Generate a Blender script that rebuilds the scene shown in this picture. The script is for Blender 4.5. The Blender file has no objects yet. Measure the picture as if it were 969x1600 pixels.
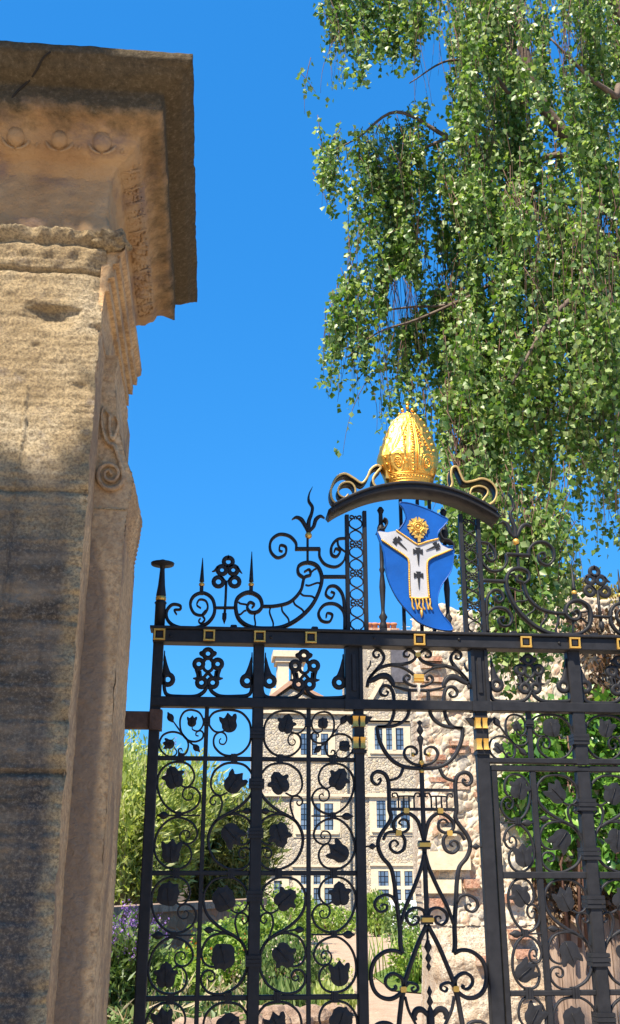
import bpy, math, random
import numpy as np
from mathutils import Vector, noise
random.seed(7); RNG = np.random.default_rng(7)
R = math.radians
SC = bpy.context.scene
COL = SC.collection

# ------------------------------------------------------------------ camera
EYE = 1.6
F = 1600.0; TH = math.atan(1600 / 4426); PSI = math.atan(.094)
PW, PH = 969, 1600
fv = Vector((math.sin(PSI) * math.cos(TH), math.cos(PSI) * math.cos(TH), math.sin(TH)))
rv = Vector((math.cos(PSI), -math.sin(PSI), 0)); uv_ = rv.cross(fv)
cam_d = bpy.data.cameras.new('camera'); cam = bpy.data.objects.new('camera', cam_d); COL.objects.link(cam)
cam.location = (0, 0, EYE)
cam.rotation_euler = (R(90) + TH, 0, -PSI)
cam_d.sensor_fit = 'VERTICAL'; cam_d.sensor_height = 36; cam_d.lens = 36 * F / PH
cam_d.clip_start = .05; cam_d.clip_end = 2000
SC.camera = cam

def at(x, y, Y):
    """the point of the vertical plane Y that the surveyed image point (x, y) lies on"""
    d = fv * F + rv * (x - PW / 2) - uv_ * (y - PH / 2)
    p = d * (Y / d.y); return Vector((p.x, p.y, p.z + EYE))

# ------------------------------------------------------------------ world, sun
SUN_EL, SUN_AZ = R(54), R(37)            # sun stands behind the camera, 37 degrees to the left
w = bpy.data.worlds.new('World'); SC.world = w; w.use_nodes = True
nt = w.node_tree; nt.nodes.clear()
sky = nt.nodes.new('ShaderNodeTexSky'); sky.sky_type = 'NISHITA'; sky.sun_disc = False
sky.sun_elevation = SUN_EL; sky.sun_rotation = math.pi + SUN_AZ
sky.air_density = 1; sky.dust_density = 0; sky.ozone_density = 3
hs = nt.nodes.new('ShaderNodeHueSaturation'); hs.inputs['Saturation'].default_value = 1; hs.inputs['Value'].default_value = 1
bg = nt.nodes.new('ShaderNodeBackground'); bg.inputs['Strength'].default_value = .15
wo = nt.nodes.new('ShaderNodeOutputWorld')
nt.links.new(sky.outputs[0], hs.inputs['Color']); # deep polarised-looking blue: a film-like response per channel on the physical sky
sep = nt.nodes.new('ShaderNodeSeparateColor'); cmb = nt.nodes.new('ShaderNodeCombineColor'); nt.links.new(hs.outputs[0], sep.inputs[0])
for i_, (g_, k_) in enumerate(((.9, .122), (.5, .400), (.4, .79))):
    p1 = nt.nodes.new('ShaderNodeMath'); p1.operation = 'MULTIPLY'; p1.inputs[1].default_value = .261; nt.links.new(sep.outputs[i_], p1.inputs[0])
    p2 = nt.nodes.new('ShaderNodeMath'); p2.operation = 'POWER'; p2.inputs[1].default_value = g_; nt.links.new(p1.outputs[0], p2.inputs[0])
    p3 = nt.nodes.new('ShaderNodeMath'); p3.operation = 'MULTIPLY'; p3.inputs[1].default_value = k_ / .261; nt.links.new(p2.outputs[0], p3.inputs[0]); nt.links.new(p3.outputs[0], cmb.inputs[i_])
nt.links.new(cmb.outputs[0], bg.inputs[0]); nt.links.new(bg.outputs[0], wo.inputs[0])
sl = bpy.data.lights.new('sun', 'SUN'); sl.energy = 5.0; sl.angle = R(.55); sl.color = (1, .90, .74)
so = bpy.data.objects.new('sun', sl); COL.objects.link(so)
sdir = Vector((math.sin(SUN_AZ) * math.cos(SUN_EL), math.cos(SUN_AZ) * math.cos(SUN_EL), -math.sin(SUN_EL)))
so.rotation_euler = sdir.to_track_quat('-Z', 'Y').to_euler(); so.location = (-8, -10, 15)
SC.view_settings.view_transform = 'Standard'; SC.view_settings.look = 'None'
SC.view_settings.exposure = 1.1; SC.view_settings.gamma = 1

# ------------------------------------------------------------------ materials
def newmat(name):
    m = bpy.data.materials.new(name); m.use_nodes = True
    n = m.node_tree; b = n.nodes['Principled BSDF']; return m, n, b
def N(n, t, **kw):
    x = n.nodes.new(t)
    for k, v in kw.items():
        if k in x.inputs: x.inputs[k].default_value = v
        else: setattr(x, k, v)
    return x
def ramp(n, fac, stops):
    r = n.nodes.new('ShaderNodeValToRGB'); e = r.color_ramp.elements
    e[0].position, e[0].color = stops[0][0], (*stops[0][1], 1); e[1].position, e[1].color = stops[-1][0], (*stops[-1][1], 1)
    for p, c in stops[1:-1]: q = e.new(p); q.color = (*c, 1)
    n.links.new(fac, r.inputs[0]); return r.outputs[0]
def tex_noise(n, scale, detail=4, rough=.55, vec=None, dist=0):
    t = N(n, 'ShaderNodeTexNoise', Scale=scale, Detail=detail, Roughness=rough, Distortion=dist)
    if vec: n.links.new(vec, t.inputs['Vector'])
    return t.outputs['Fac']
def mix(n, f, a, b, mode='MIX'):
    x = n.nodes.new('ShaderNodeMix'); x.data_type = 'RGBA'; x.blend_type = mode
    for s, v in ((0, f), (6, a), (7, b)):
        if isinstance(v, (int, float)): x.inputs[s].default_value = v
        elif isinstance(v, tuple): x.inputs[s].default_value = (*v, 1)
        else: n.links.new(v, x.inputs[s])
    return x.outputs[2]
def bump(n, b, h, dist=.005, strength=1, prev=None):
    x = N(n, 'ShaderNodeBump', Strength=strength, Distance=dist); n.links.new(h, x.inputs['Height'])
    if prev: n.links.new(prev, x.inputs['Normal'])
    n.links.new(x.outputs[0], b.inputs['Normal']); return x.outputs[0]
def objc(n, scale=(1, 1, 1)):
    t = n.nodes.new('ShaderNodeTexCoord'); mp = n.nodes.new('ShaderNodeMapping'); mp.inputs['Scale'].default_value = scale
    n.links.new(t.outputs['Object'], mp.inputs[0]); return mp.outputs[0]
def math_(n, op, a, b=0.0):
    x = n.nodes.new('ShaderNodeMath'); x.operation = op
    for i, v in enumerate((a, b)):
        if isinstance(v, (int, float)): x.inputs[i].default_value = v
        else: n.links.new(v, x.inputs[i])
    return x.outputs[0]

def stone_mat(name, c1, c2, c3, stain, stain_amt=.5, fine=.004, grain=160, rough=.93):
    m, n, b = newmat(name); v = objc(n)
    col = ramp(n, tex_noise(n, 3.2, 5, .6, v), [(.3, c1), (.5, c2), (.72, c3)])
    col = mix(n, ramp(n, tex_noise(n, 60, 5, .7, v), [(.42, (0, 0, 0)), (.66, (.8, .8, .8))]), col, (c1[0] * .55, c1[1] * .5, c1[2] * .5))
    vs = objc(n, (1.6, 1.6, .55))
    st = tex_noise(n, 3.5, 6, .65, vs, .6)
    k = ramp(n, st, [(.46, (0, 0, 0)), (.46 + .16, (stain_amt,) * 3)])
    col = mix(n, k, col, stain)
    n.links.new(col, b.inputs['Base Color']); b.inputs['Roughness'].default_value = rough
    b.inputs['Specular IOR Level'].default_value = .15
    p = bump(n, b, tex_noise(n, grain, 4, .7, v), fine, 1)
    bump(n, b, tex_noise(n, 28, 6, .65, v), fine * 3.2, 1, p)
    return m
def pier_face_mat():
    # eroded sandstone: cream where the surface has fallen away, lower down a shadow painted in along with dark stain and bluish runs
    m, n, b = newmat('pier_face_stone'); v = objc(n); g = n.nodes.new('ShaderNodeNewGeometry')
    sp = n.nodes.new('ShaderNodeSeparateXYZ'); n.links.new(g.outputs['Position'], sp.inputs[0])
    col = ramp(n, tex_noise(n, 5, 6, .65, v), [(.3, (.46, .33, .18)), (.5, (.66, .50, .29)), (.7, (.76, .62, .41))])
    spots = ramp(n, tex_noise(n, 11, 6, .75, v), [(.55, (0, 0, 0)), (.68, (.6, .6, .6))])
    col = mix(n, spots, col, (.30, .26, .25))
    col = mix(n, ramp(n, tex_noise(n, 130, 3, .7, v), [(.38, (.75, .75, .75)), (.58, (0, 0, 0))]), col, (.22, .16, .10))
    h = math_(n, 'ADD', sp.outputs[2], math_(n, 'MULTIPLY', math_(n, 'SUBTRACT', tex_noise(n, 4, 5, .6, v), .5), .9))
    hk = N(n, 'ShaderNodeMapRange'); n.links.new(h, hk.inputs[0]); hk.inputs[1].default_value = 2.78; hk.inputs[2].default_value = 2.45
    edge = N(n, 'ShaderNodeMapRange'); n.links.new(math_(n, 'ADD', sp.outputs[0], math_(n, 'MULTIPLY', math_(n, 'SUBTRACT', tex_noise(n, 7, 6, .7, objc(n, (1, 1, .5))), .5), .16)), edge.inputs[0])
    edge.inputs[1].default_value = -.395; edge.inputs[2].default_value = -.44
    band = tex_noise(n, 3.2, 5, .6, objc(n, (.7, .7, 3.4)), .4)
    dark = ramp(n, band, [(.34, (.085, .068, .055)), (.5, (.19, .15, .115)), (.66, (.36, .28, .20))])
    run = ramp(n, tex_noise(n, 5, 5, .6, objc(n, (2.4, 1, .22)), .3), [(.48, (0, 0, 0)), (.6, (.8, .8, .8))])
    dark = mix(n, run, dark, (.085, .08, .085))
    dark = mix(n, ramp(n, tex_noise(n, 90, 4, .8, v), [(.48, (0, 0, 0)), (.66, (.75, .75, .75))]), dark, (.42, .34, .25))
    k = math_(n, 'MULTIPLY', math_(n, 'MULTIPLY', hk.outputs[0], edge.outputs[0]), .93)
    col = mix(n, k, col, dark)
    n.links.new(col, b.inputs['Base Color']); b.inputs['Roughness'].default_value = .95; b.inputs['Specular IOR Level'].default_value = .12
    p = bump(n, b, tex_noise(n, 230, 5, .8, v), .006, 1)
    bump(n, b, tex_noise(n, 60, 7, .75, v), .018, 1, p)
    return m
def cornice_mat():
    m, n, b = newmat('cornice_stone'); v = objc(n); g = n.nodes.new('ShaderNodeNewGeometry')
    sp = n.nodes.new('ShaderNodeSeparateXYZ'); n.links.new(g.outputs['Position'], sp.inputs[0])
    col = ramp(n, tex_noise(n, 4, 6, .65, v), [(.3, (.34, .20, .105)), (.5, (.46, .29, .15)), (.7, (.52, .36, .21))])
    grey = ramp(n, tex_noise(n, 6, 5, .65, objc(n, (.8, .8, 1.8))), [(.5, (0, 0, 0)), (.64, (.75, .75, .75))])
    col = mix(n, grey, col, (.24, .17, .145))
    h = math_(n, 'ADD', sp.outputs[2], math_(n, 'MULTIPLY', math_(n, 'SUBTRACT', tex_noise(n, 14, 5, .7, v), .5), .16))
    hk = N(n, 'ShaderNodeMapRange'); n.links.new(h, hk.inputs[0]); hk.inputs[1].default_value = 3.83; hk.inputs[2].default_value = 3.9
    crust = ramp(n, tex_noise(n, 60, 5, .8, v), [(.35, (.045, .038, .025)), (.55, (.09, .072, .045)), (.75, (.20, .165, .12))])
    col = mix(n, math_(n, 'MULTIPLY', hk.outputs[0], .93), col, crust)
    n.links.new(col, b.inputs['Base Color']); b.inputs['Roughness'].default_value = .95; b.inputs['Specular IOR Level'].default_value = .12
    p = bump(n, b, tex_noise(n, 170, 4, .75, v), .004, 1)
    bump(n, b, tex_noise(n, 35, 6, .7, v), .012, 1, p)
    return m
def plain(name, col, rough=.6, metal=0, spec=.5, bmp=0, bscale=40, var=.0):
    m, n, b = newmat(name)
    if var:
        c = mix(n, ramp(n, tex_noise(n, bscale * .3, 5, .6, objc(n)), [(.35, (0, 0, 0)), (.7, (1, 1, 1))]), col, tuple(min(1, x * (1 + var)) for x in col))
        n.links.new(c, b.inputs['Base Color'])
    else: b.inputs['Base Color'].default_value = (*col, 1)
    b.inputs['Roughness'].default_value = rough; b.inputs['Metallic'].default_value = metal; b.inputs['Specular IOR Level'].default_value = spec
    if bmp: bump(n, b, tex_noise(n, bscale, 4, .6, objc(n)), bmp)
    return m
def leaf_mat(name, c1, c2, c3, trans=.35, rough=.45, spec=.4):
    m, n, b = newmat(name); g = n.nodes.new('ShaderNodeNewGeometry')
    col = ramp(n, g.outputs['Random Per Island'], [(0, c1), (.5, c2), (1, c3)])
    n.links.new(col, b.inputs['Base Color']); b.inputs['Roughness'].default_value = rough; b.inputs['Specular IOR Level'].default_value = spec
    t = n.nodes.new('ShaderNodeBsdfTranslucent'); n.links.new(mix(n, 1.0, col, (1.5, 1.6, .7), 'MULTIPLY'), t.inputs[0])
    x = n.nodes.new('ShaderNodeMixShader'); x.inputs[0].default_value = trans
    n.links.new(b.outputs[0], x.inputs[1]); n.links.new(t.outputs[0], x.inputs[2])
    n.links.new(x.outputs[0], n.nodes['Material Output'].inputs[0]); return m
def rubble_mat(name, scale, mortar, cols, brick=.12, disp=.0, msize=.12, bdist=.02):
    m, n, b = newmat(name); v = objc(n)
    wv = n.nodes.new('ShaderNodeTexNoise'); wv.inputs['Scale'].default_value = scale * .8; wv.inputs['Detail'].default_value = 3; n.links.new(v, wv.inputs['Vector'])
    vv = n.nodes.new('ShaderNodeVectorMath'); vv.operation = 'MULTIPLY_ADD'; n.links.new(wv.outputs['Color'], vv.inputs[0])
    vv.inputs[1].default_value = (.8 / scale,) * 3; n.links.new(v, vv.inputs[2])
    vo = N(n, 'ShaderNodeTexVoronoi', Scale=scale); vo.feature = 'F1'; n.links.new(vv.outputs[0], vo.inputs['Vector'])
    ve = N(n, 'ShaderNodeTexVoronoi', Scale=scale); ve.feature = 'DISTANCE_TO_EDGE'; n.links.new(vv.outputs[0], ve.inputs['Vector'])
    sp = n.nodes.new('ShaderNodeSeparateColor'); n.links.new(vo.outputs['Color'], sp.inputs[0])
    stops = [(i / (len(cols) - 1), c) for i, c in enumerate(cols)]
    col = ramp(n, sp.outputs[0], stops)
    col = mix(n, ramp(n, tex_noise(n, scale * 4, 5, .7, v), [(.4, (0, 0, 0)), (.65, (.7, .7, .7))]), col, tuple(x * .8 for x in mortar))
    edge = ramp(n, ve.outputs['Distance'], [(msize * .45, (1, 1, 1)), (msize, (0, 0, 0))])
    patch = ramp(n, tex_noise(n, scale * .22, 4, .6, v), [(.5, (0, 0, 0)), (.6, (brick,) * 3)])
    col = mix(n, patch, col, (.52, .29, .19))
    col = mix(n, edge, col, mortar)
    n.links.new(col, b.inputs['Base Color']); b.inputs['Roughness'].default_value = .9; b.inputs['Specular IOR Level'].default_value = .2
    hgt = ramp(n, ve.outputs['Distance'], [(0, (0, 0, 0)), (.05, (.35, .35, .35)), (.13, (.85, .85, .85)), (.4, (1, 1, 1))])
    if disp: hgt = math_(n, 'ADD', math_(n, 'MULTIPLY', hgt, .75), math_(n, 'MULTIPLY', tex_noise(n, scale * 2.2, 5, .7, v), .8))
    p = bump(n, b, tex_noise(n, scale * 9, 4, .7, v), .006, .8)
    if disp:
        d = N(n, 'ShaderNodeDisplacement', Scale=disp, Midlevel=.4); n.links.new(hgt, d.inputs['Height'])
        n.links.new(d.outputs[0], n.nodes['Material Output'].inputs['Displacement']); m.displacement_method = 'DISPLACEMENT'
    else: bump(n, b, hgt, bdist, 1, p)
    return m

M = {}
M['face'] = pier_face_mat(); M['cornice'] = cornice_mat()
M['side'] = stone_mat('pier_side_stone', (.55, .35, .18), (.68, .46, .25), (.74, .53, .31), (.24, .165, .115), .7)
def jamb_mat():
    m = stone_mat('jamb_stone', (.54, .35, .18), (.68, .46, .25), (.74, .53, .31), (.32, .23, .15), .5); n = m.node_tree; b = n.nodes['Principled BSDF']
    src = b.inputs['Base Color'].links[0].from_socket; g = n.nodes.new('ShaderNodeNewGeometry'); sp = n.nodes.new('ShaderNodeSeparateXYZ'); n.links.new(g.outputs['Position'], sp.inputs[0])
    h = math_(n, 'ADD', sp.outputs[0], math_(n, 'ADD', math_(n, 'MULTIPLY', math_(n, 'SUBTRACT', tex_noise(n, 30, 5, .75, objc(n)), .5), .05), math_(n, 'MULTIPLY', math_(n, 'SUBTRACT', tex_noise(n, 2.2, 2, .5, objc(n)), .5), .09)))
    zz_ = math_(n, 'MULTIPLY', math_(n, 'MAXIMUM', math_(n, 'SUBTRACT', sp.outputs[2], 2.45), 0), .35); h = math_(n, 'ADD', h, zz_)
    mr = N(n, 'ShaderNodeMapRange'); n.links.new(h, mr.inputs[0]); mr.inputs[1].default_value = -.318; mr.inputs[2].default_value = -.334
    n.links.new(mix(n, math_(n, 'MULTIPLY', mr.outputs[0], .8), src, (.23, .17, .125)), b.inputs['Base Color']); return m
M['jamb'] = jamb_mat()
M['black'] = plain('black_gloss_paint', (.017, .017, .0195), .48, 0, .2, .0006, 90, .5)
M['gold'] = plain('gilding', (.90, .47, .09), .40, 1, .5, .0007, 120)
M['gold2'] = plain('gold_paint', (.72, .42, .09), .42, .6, .5, .001, 120)
M['oldgold'] = plain('worn_gold_edge', (.42, .29, .11), .5, .5, .5, .001, 120)
M['rust'] = plain('rusty_iron', (.07, .042, .032), .8, .2, .3, .003, 60, 1.2)
M['blue'] = plain('blue_enamel', (.003, .058, .26), .38, 0, .5, .0015, 22, .5)
M['white'] = plain('white_enamel', (.36, .36, .38), .5, 0, .4, .0015, 22, .3)
M['glass'], n, b = newmat('leaded_window_glass')
v = objc(n)
bt = N(n, 'ShaderNodeTexBrick', Scale=1.0); bt.offset = 0; bt.inputs['Brick Width'].default_value = .15; bt.inputs['Row Height'].default_value = .2
bt.inputs['Mortar Size'].default_value = .018; bt.inputs['Color1'].default_value = (.05, .09, .16, 1); bt.inputs['Color2'].default_value = (.16, .22, .30, 1); bt.inputs['Mortar'].default_value = (.012, .012, .012, 1)
mp = n.nodes.new('ShaderNodeMapping'); mp.inputs['Rotation'].default_value = (R(90), 0, 0); n.links.new(v, mp.inputs[0]); n.links.new(mp.outputs[0], bt.inputs['Vector'])
n.links.new(bt.outputs[0], b.inputs['Base Color']); b.inputs['Roughness'].default_value = .12
M['flint'] = rubble_mat('house_flint', 9, (.60, .51, .38), [(.20, .19, .18), (.54, .47, .36), (.30, .27, .25), (.60, .52, .40), (.12, .12, .13), (.58, .46, .28), (.42, .38, .33)], .0, 0, .14, .03)
M['ruin'] = rubble_mat('ruined_flint_rubble', 12, (.62, .53, .40), [(.42, .38, .32), (.64, .57, .46), (.16, .16, .17), (.58, .49, .37), (.44, .27, .18), (.68, .63, .54), (.28, .27, .26)], .18, .022, .08)
M['ruinbase'] = stone_mat('lime_rendered_rubble', (.58, .47, .34), (.74, .64, .50), (.80, .72, .58), (.50, .34, .21), .6, .012, 60)
M['brick'] = stone_mat('old_red_brick', (.42, .20, .13), (.50, .27, .18), (.55, .36, .26), (.55, .45, .34), .85, .006, 60)
M['dress'] = plain('limestone_dressing', (.58, .49, .35), .85, 0, .2, .004, 30, .25)
M['slate'] = plain('slate_hanging', (.085, .08, .09), .7, 0, .3, .006, 20, .7)
M['tile'] = plain('clay_roof_tile', (.36, .22, .15), .85, 0, .2, .01, 14, .4)
M['pot'] = plain('terracotta_pot', (.50, .20, .10), .8, 0, .2)
M['lead'] = plain('painted_iron_pipe', (.16, .17, .16), .6)
M['paint'] = plain('white_painted_timber', (.62, .63, .62), .6)
M['wood'], n, b = newmat('weathered_boards')
v = objc(n, (1, 1, .07)); c = ramp(n, tex_noise(n, 26, 6, .65, v, .4), [(.3, (.13, .08, .055)), (.5, (.33, .23, .17)), (.7, (.46, .35, .27))])
n.links.new(c, b.inputs['Base Color']); b.inputs['Roughness'].default_value = .85; bump(n, b, tex_noise(n, 60, 5, .6, v), .006)
M['birch'] = leaf_mat('birch_leaves', (.05, .12, .02), (.135, .23, .045), (.40, .48, .22), .36, .4, .5)
M['bark'] = plain('birch_bark', (.10, .075, .06), .85, 0, .2, .01, 30, 1.0)
M['twig'] = plain('reddish_twig', (.12, .06, .04), .8)
M['ivy'] = leaf_mat('evergreen_climber_leaves', (.04, .12, .02), (.10, .24, .035), (.24, .40, .07), .28, .3, .6)
M['dryivy'] = leaf_mat('dead_climber_leaves', (.09, .05, .03), (.16, .09, .05), (.10, .08, .05), .1)
M['budd'] = leaf_mat('buddleia_leaves', (.20, .26, .06), (.38, .43, .13), (.58, .58, .30), .42)
M['buddark'] = leaf_mat('buddleia_leaves_dark', (.10, .13, .04), (.19, .22, .07), (.34, .33, .16), .35)
M['lime'] = leaf_mat('lime_green_leaves', (.07, .14, .02), (.19, .29, .045), (.34, .42, .09), .35)
M['mid'] = leaf_mat('mid_green_leaves', (.04, .08, .02), (.10, .17, .045), (.22, .28, .10), .3)
M['purple'] = leaf_mat('purple_flowers', (.16, .07, .30), (.24, .12, .42), (.33, .19, .5), .3)
M['orange'] = leaf_mat('orange_flowers', (.55, .16, .04), (.6, .25, .05), (.45, .10, .06), .3)
M['pale'] = leaf_mat('pale_flowers', (.5, .45, .3), (.6, .5, .42), (.5, .3, .35), .3)
M['straw'] = leaf_mat('dry_stems', (.35, .28, .16), (.45, .37, .22), (.3, .2, .13), .2)
M['moss'] = leaf_mat('yellow_moss', (.20, .18, .04), (.3, .27, .06), (.35, .25, .08), .2)
M['paving'] = stone_mat('pale_paving', (.50, .42, .32), (.58, .49, .38), (.64, .55, .43), (.40, .33, .25), .5, .004, 40)
M['face_dark'] = plain('deep_crack', (.02, .015, .01), .95)
M['gravel'] = stone_mat('gravel', (.42, .30, .20), (.50, .37, .26), (.56, .43, .31), (.34, .22, .15), .5, .004, 50)
M['soil'] = stone_mat('garden_soil', (.09, .06, .04), (.13, .09, .06), (.18, .13, .09), (.05, .04, .03), .6, .01, 30)
M['grass'] = stone_mat('mown_grass', (.11, .17, .03), (.17, .25, .05), (.24, .30, .08), (.06, .11, .02), .5, .01, 40)
M['boulder'] = stone_mat('edging_boulder', (.30, .20, .14), (.40, .29, .21), (.50, .40, .30), (.14, .10, .08), .6, .006, 50)
M['wallstone'] = rubble_mat('garden_wall_rubble', 5, (.26, .17, .11), [(.12, .08, .055), (.26, .16, .10), (.15, .12, .10), (.34, .23, .15)], .3, 0, .12)

# ------------------------------------------------------------------ mesh helpers
def tag(o, label=None, cat=None, group=None, kind=None):
    for k, v in (('label', label), ('category', cat), ('group', group), ('kind', kind)):
        if v: o[k] = v
    return o
def thing(name, label, cat, loc=(0, 0, 0), group=None):
    o = bpy.data.objects.new(name, None); COL.objects.link(o); o.location = loc; o.empty_display_size = .1
    return tag(o, label, cat, group)
class MB:
    def __init__(s): s.v = []; s.f = []; s.m = []; s.smooth = []
    def add(s, vs, fs, mi=0, sm=False):
        k = len(s.v); s.v.extend([tuple(p) for p in vs]); s.f.extend([tuple(i + k for i in q) for q in fs]); s.m.extend([mi] * len(fs)); s.smooth.extend([sm] * len(fs)); return s
    def box(s, x0, x1, y0, y1, z0, z1, mi=0, ch=0):
        if ch <= 0:
            vs = [(x, y, z) for x in (x0, x1) for y in (y0, y1) for z in (z0, z1)]
            return s.add(vs, [(0, 1, 3, 2), (4, 6, 7, 5), (0, 4, 5, 1), (2, 3, 7, 6), (0, 2, 6, 4), (1, 5, 7, 3)], mi)
        # chamfered in plan along the longest axis: vertical bars etc.
        dx, dy, dz = x1 - x0, y1 - y0, z1 - z0
        L = max(dx, dy, dz)
        def oct(a0, a1, b0, b1):
            return [(a0 + ch, b0), (a1 - ch, b0), (a1, b0 + ch), (a1, b1 - ch), (a1 - ch, b1), (a0 + ch, b1), (a0, b1 - ch), (a0, b0 + ch)]
        if L == dz: o = oct(x0, x1, y0, y1); A = [(a, b, z0) for a, b in o]; B = [(a, b, z1) for a, b in o]
        elif L == dx: o = oct(y0, y1, z0, z1); A = [(x0, a, b) for a, b in o]; B = [(x1, a, b) for a, b in o]
        else: o = oct(x0, x1, z0, z1); A = [(a, y0, b) for a, b in o]; B = [(a, y1, b) for a, b in o]
        return s.add(A + B, [(i, (i + 1) % 8, 8 + (i + 1) % 8, 8 + i) for i in range(8)] + [tuple(range(7, -1, -1)), tuple(range(8, 16))], mi)
    def ribbon(s, pts, w, yc, depth, mi=0, closed=False, ch=.25, ym=0):
        """strap of width w swept in the XZ plane along pts [(x,z)], depth along Y"""
        n = len(pts); P = np.array(pts, float)
        if closed: T = np.roll(P, -1, 0) - np.roll(P, 1, 0)
        else: T = np.gradient(P, axis=0)
        T /= np.maximum(np.linalg.norm(T, axis=1, keepdims=True), 1e-9); Nn = np.stack([-T[:, 1], T[:, 0]], 1)
        W = np.full(n, w) if np.isscalar(w) else np.interp(np.linspace(0, 1, n), np.linspace(0, 1, len(w)), w)
        h = depth / 2; vs = []
        for i in range(n):
            a = W[i] / 2; c = min(a, h) * ch * 2
            for q, r in ((-a + c, -h), (a - c, -h), (a, -h + c), (a, h - c), (a - c, h), (-a + c, h), (-a, h - c), (-a, -h + c)):
                vs.append((P[i, 0] + Nn[i, 0] * q, yc + r, P[i, 1] + Nn[i, 1] * q))
        fs = []
        for i in range(n if closed else n - 1):
            j = (i + 1) % n
            for k in range(8): fs.append((i * 8 + k, j * 8 + k, j * 8 + (k + 1) % 8, i * 8 + (k + 1) % 8))
        if not closed: fs += [tuple(range(8)), tuple(range(n * 8 - 1, n * 8 - 9, -1))]
        return s.add(vs, fs, mi, True)
    def tube(s, pts, rad, seg=8, mi=0):
        P = [Vector(p) for p in pts]; n = len(P)
        rr = [rad] * n if np.isscalar(rad) else list(np.interp(np.linspace(0, 1, n), np.linspace(0, 1, len(rad)), rad))
        vs = []; ref = Vector((.13, .97, .21))
        for i in range(n):
            t = (P[min(i + 1, n - 1)] - P[max(i - 1, 0)]).normalized()
            a = t.cross(ref); a = a.normalized() if a.length > 1e-5 else Vector((1, 0, 0)); b = t.cross(a)
            for k in range(seg):
                q = 2 * math.pi * k / seg; vs.append(P[i] + (a * math.cos(q) + b * math.sin(q)) * rr[i])
        fs = [(i * seg + k, i * seg + (k + 1) % seg, (i + 1) * seg + (k + 1) % seg, (i + 1) * seg + k) for i in range(n - 1) for k in range(seg)]
        fs += [tuple(range(seg - 1, -1, -1)), tuple(range((n - 1) * seg, n * seg))]
        return s.add(vs, fs, mi, True)
    def lathe(s, x, y, prof, seg=16, mi=0, sy=1):
        vs = [(x + r * math.cos(2 * math.pi * k / seg), y + sy * r * math.sin(2 * math.pi * k / seg), z) for r, z in prof for k in range(seg)]
        n = len(prof); fs = [(i * seg + k, i * seg + (k + 1) % seg, (i + 1) * seg + (k + 1) % seg, (i + 1) * seg + k) for i in range(n - 1) for k in range(seg)]
        fs += [tuple(range(seg - 1, -1, -1)), tuple(range((n - 1) * seg, n * seg))]
        return s.add(vs, fs, mi, True)
    def plate(s, poly, y, th, mi=0, dome=0, c=None):
        """flat cut plate with optional raised middle; poly [(x,z)]"""
        n = len(poly)
        if c is None: c = (sum(p[0] for p in poly) / n, sum(p[1] for p in poly) / n)
        if dome:
            mid = [(c[0] + (p[0] - c[0]) * .55, c[1] + (p[1] - c[1]) * .55) for p in poly]
            vs = [(p[0], y, p[1]) for p in poly] + [(p[0], y - dome * .8, p[1]) for p in mid] + [(c[0], y - dome * .45, c[1])] + [(p[0], y + th, p[1]) for p in poly]
            fs = [(i, (i + 1) % n, n + (i + 1) % n, n + i) for i in range(n)] + [(n + i, n + (i + 1) % n, 2 * n) for i in range(n)]
            k = 2 * n + 1; fs += [((i + 1) % n, i, k + i, k + (i + 1) % n) for i in range(n)] + [tuple(range(k + n - 1, k - 1, -1))]
        else:
            vs = [(p[0], y, p[1]) for p in poly] + [(p[0], y + th, p[1]) for p in poly]
            fs = [tuple(range(n)), tuple(range(2 * n - 1, n - 1, -1))] + [((i + 1) % n, i, n + i, n + (i + 1) % n) for i in range(n)]
        return s.add(vs, fs, mi)
    def ball(s, c, r, mi=0, sz=1, seg=14, rings=8):
        return s.lathe(c[0], c[1], [(max(r * math.sin(math.pi * i / rings), 1e-4), c[2] - r * sz * math.cos(math.pi * i / rings)) for i in range(rings + 1)], seg, mi)
    def build(s, name, mats, parent=None, loc=None):
        me = bpy.data.meshes.new(name); L = Vector((0, 0, 0))
        if parent is not None:
            L = parent.location.copy(); q = parent.parent
            while q is not None: L = L + q.location; q = q.parent
        if loc is not None: L = Vector(loc)
        me.from_pydata([(x - L.x, y - L.y, z - L.z) for x, y, z in s.v], [], s.f)
        if not isinstance(mats, (list, tuple)): mats = [mats]
        for m in mats: me.materials.append(m)
        me.polygons.foreach_set('material_index', s.m); me.polygons.foreach_set('use_smooth', s.smooth); me.update()
        o = bpy.data.objects.new(name, me); COL.objects.link(o)
        if parent is not None: o.parent = parent
        elif loc is not None: o.location = loc
        return o
def np_mesh(name, V, Fc, mat, parent=None, smooth=False):
    """fast mesh from arrays, all faces with the same corner count"""
    me = bpy.data.meshes.new(name); k = Fc.shape[1]
    V = np.asarray(V, np.float32)
    if parent is not None: V = V - np.array(parent.matrix_basis.translation, np.float32)
    me.vertices.add(len(V)); me.vertices.foreach_set('co', V.ravel())
    me.loops.add(Fc.size); me.loops.foreach_set('vertex_index', Fc.ravel().astype(np.int32))
    me.polygons.add(len(Fc)); me.polygons.foreach_set('loop_start', np.arange(0, Fc.size, k, dtype=np.int32))
    if smooth: me.polygons.foreach_set('use_smooth', np.ones(len(Fc), bool))
    me.materials.append(mat); me.update(calc_edges=True); me.validate()
    o = bpy.data.objects.new(name, me); COL.objects.link(o)
    if parent is not None: o.parent = parent
    return o
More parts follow.
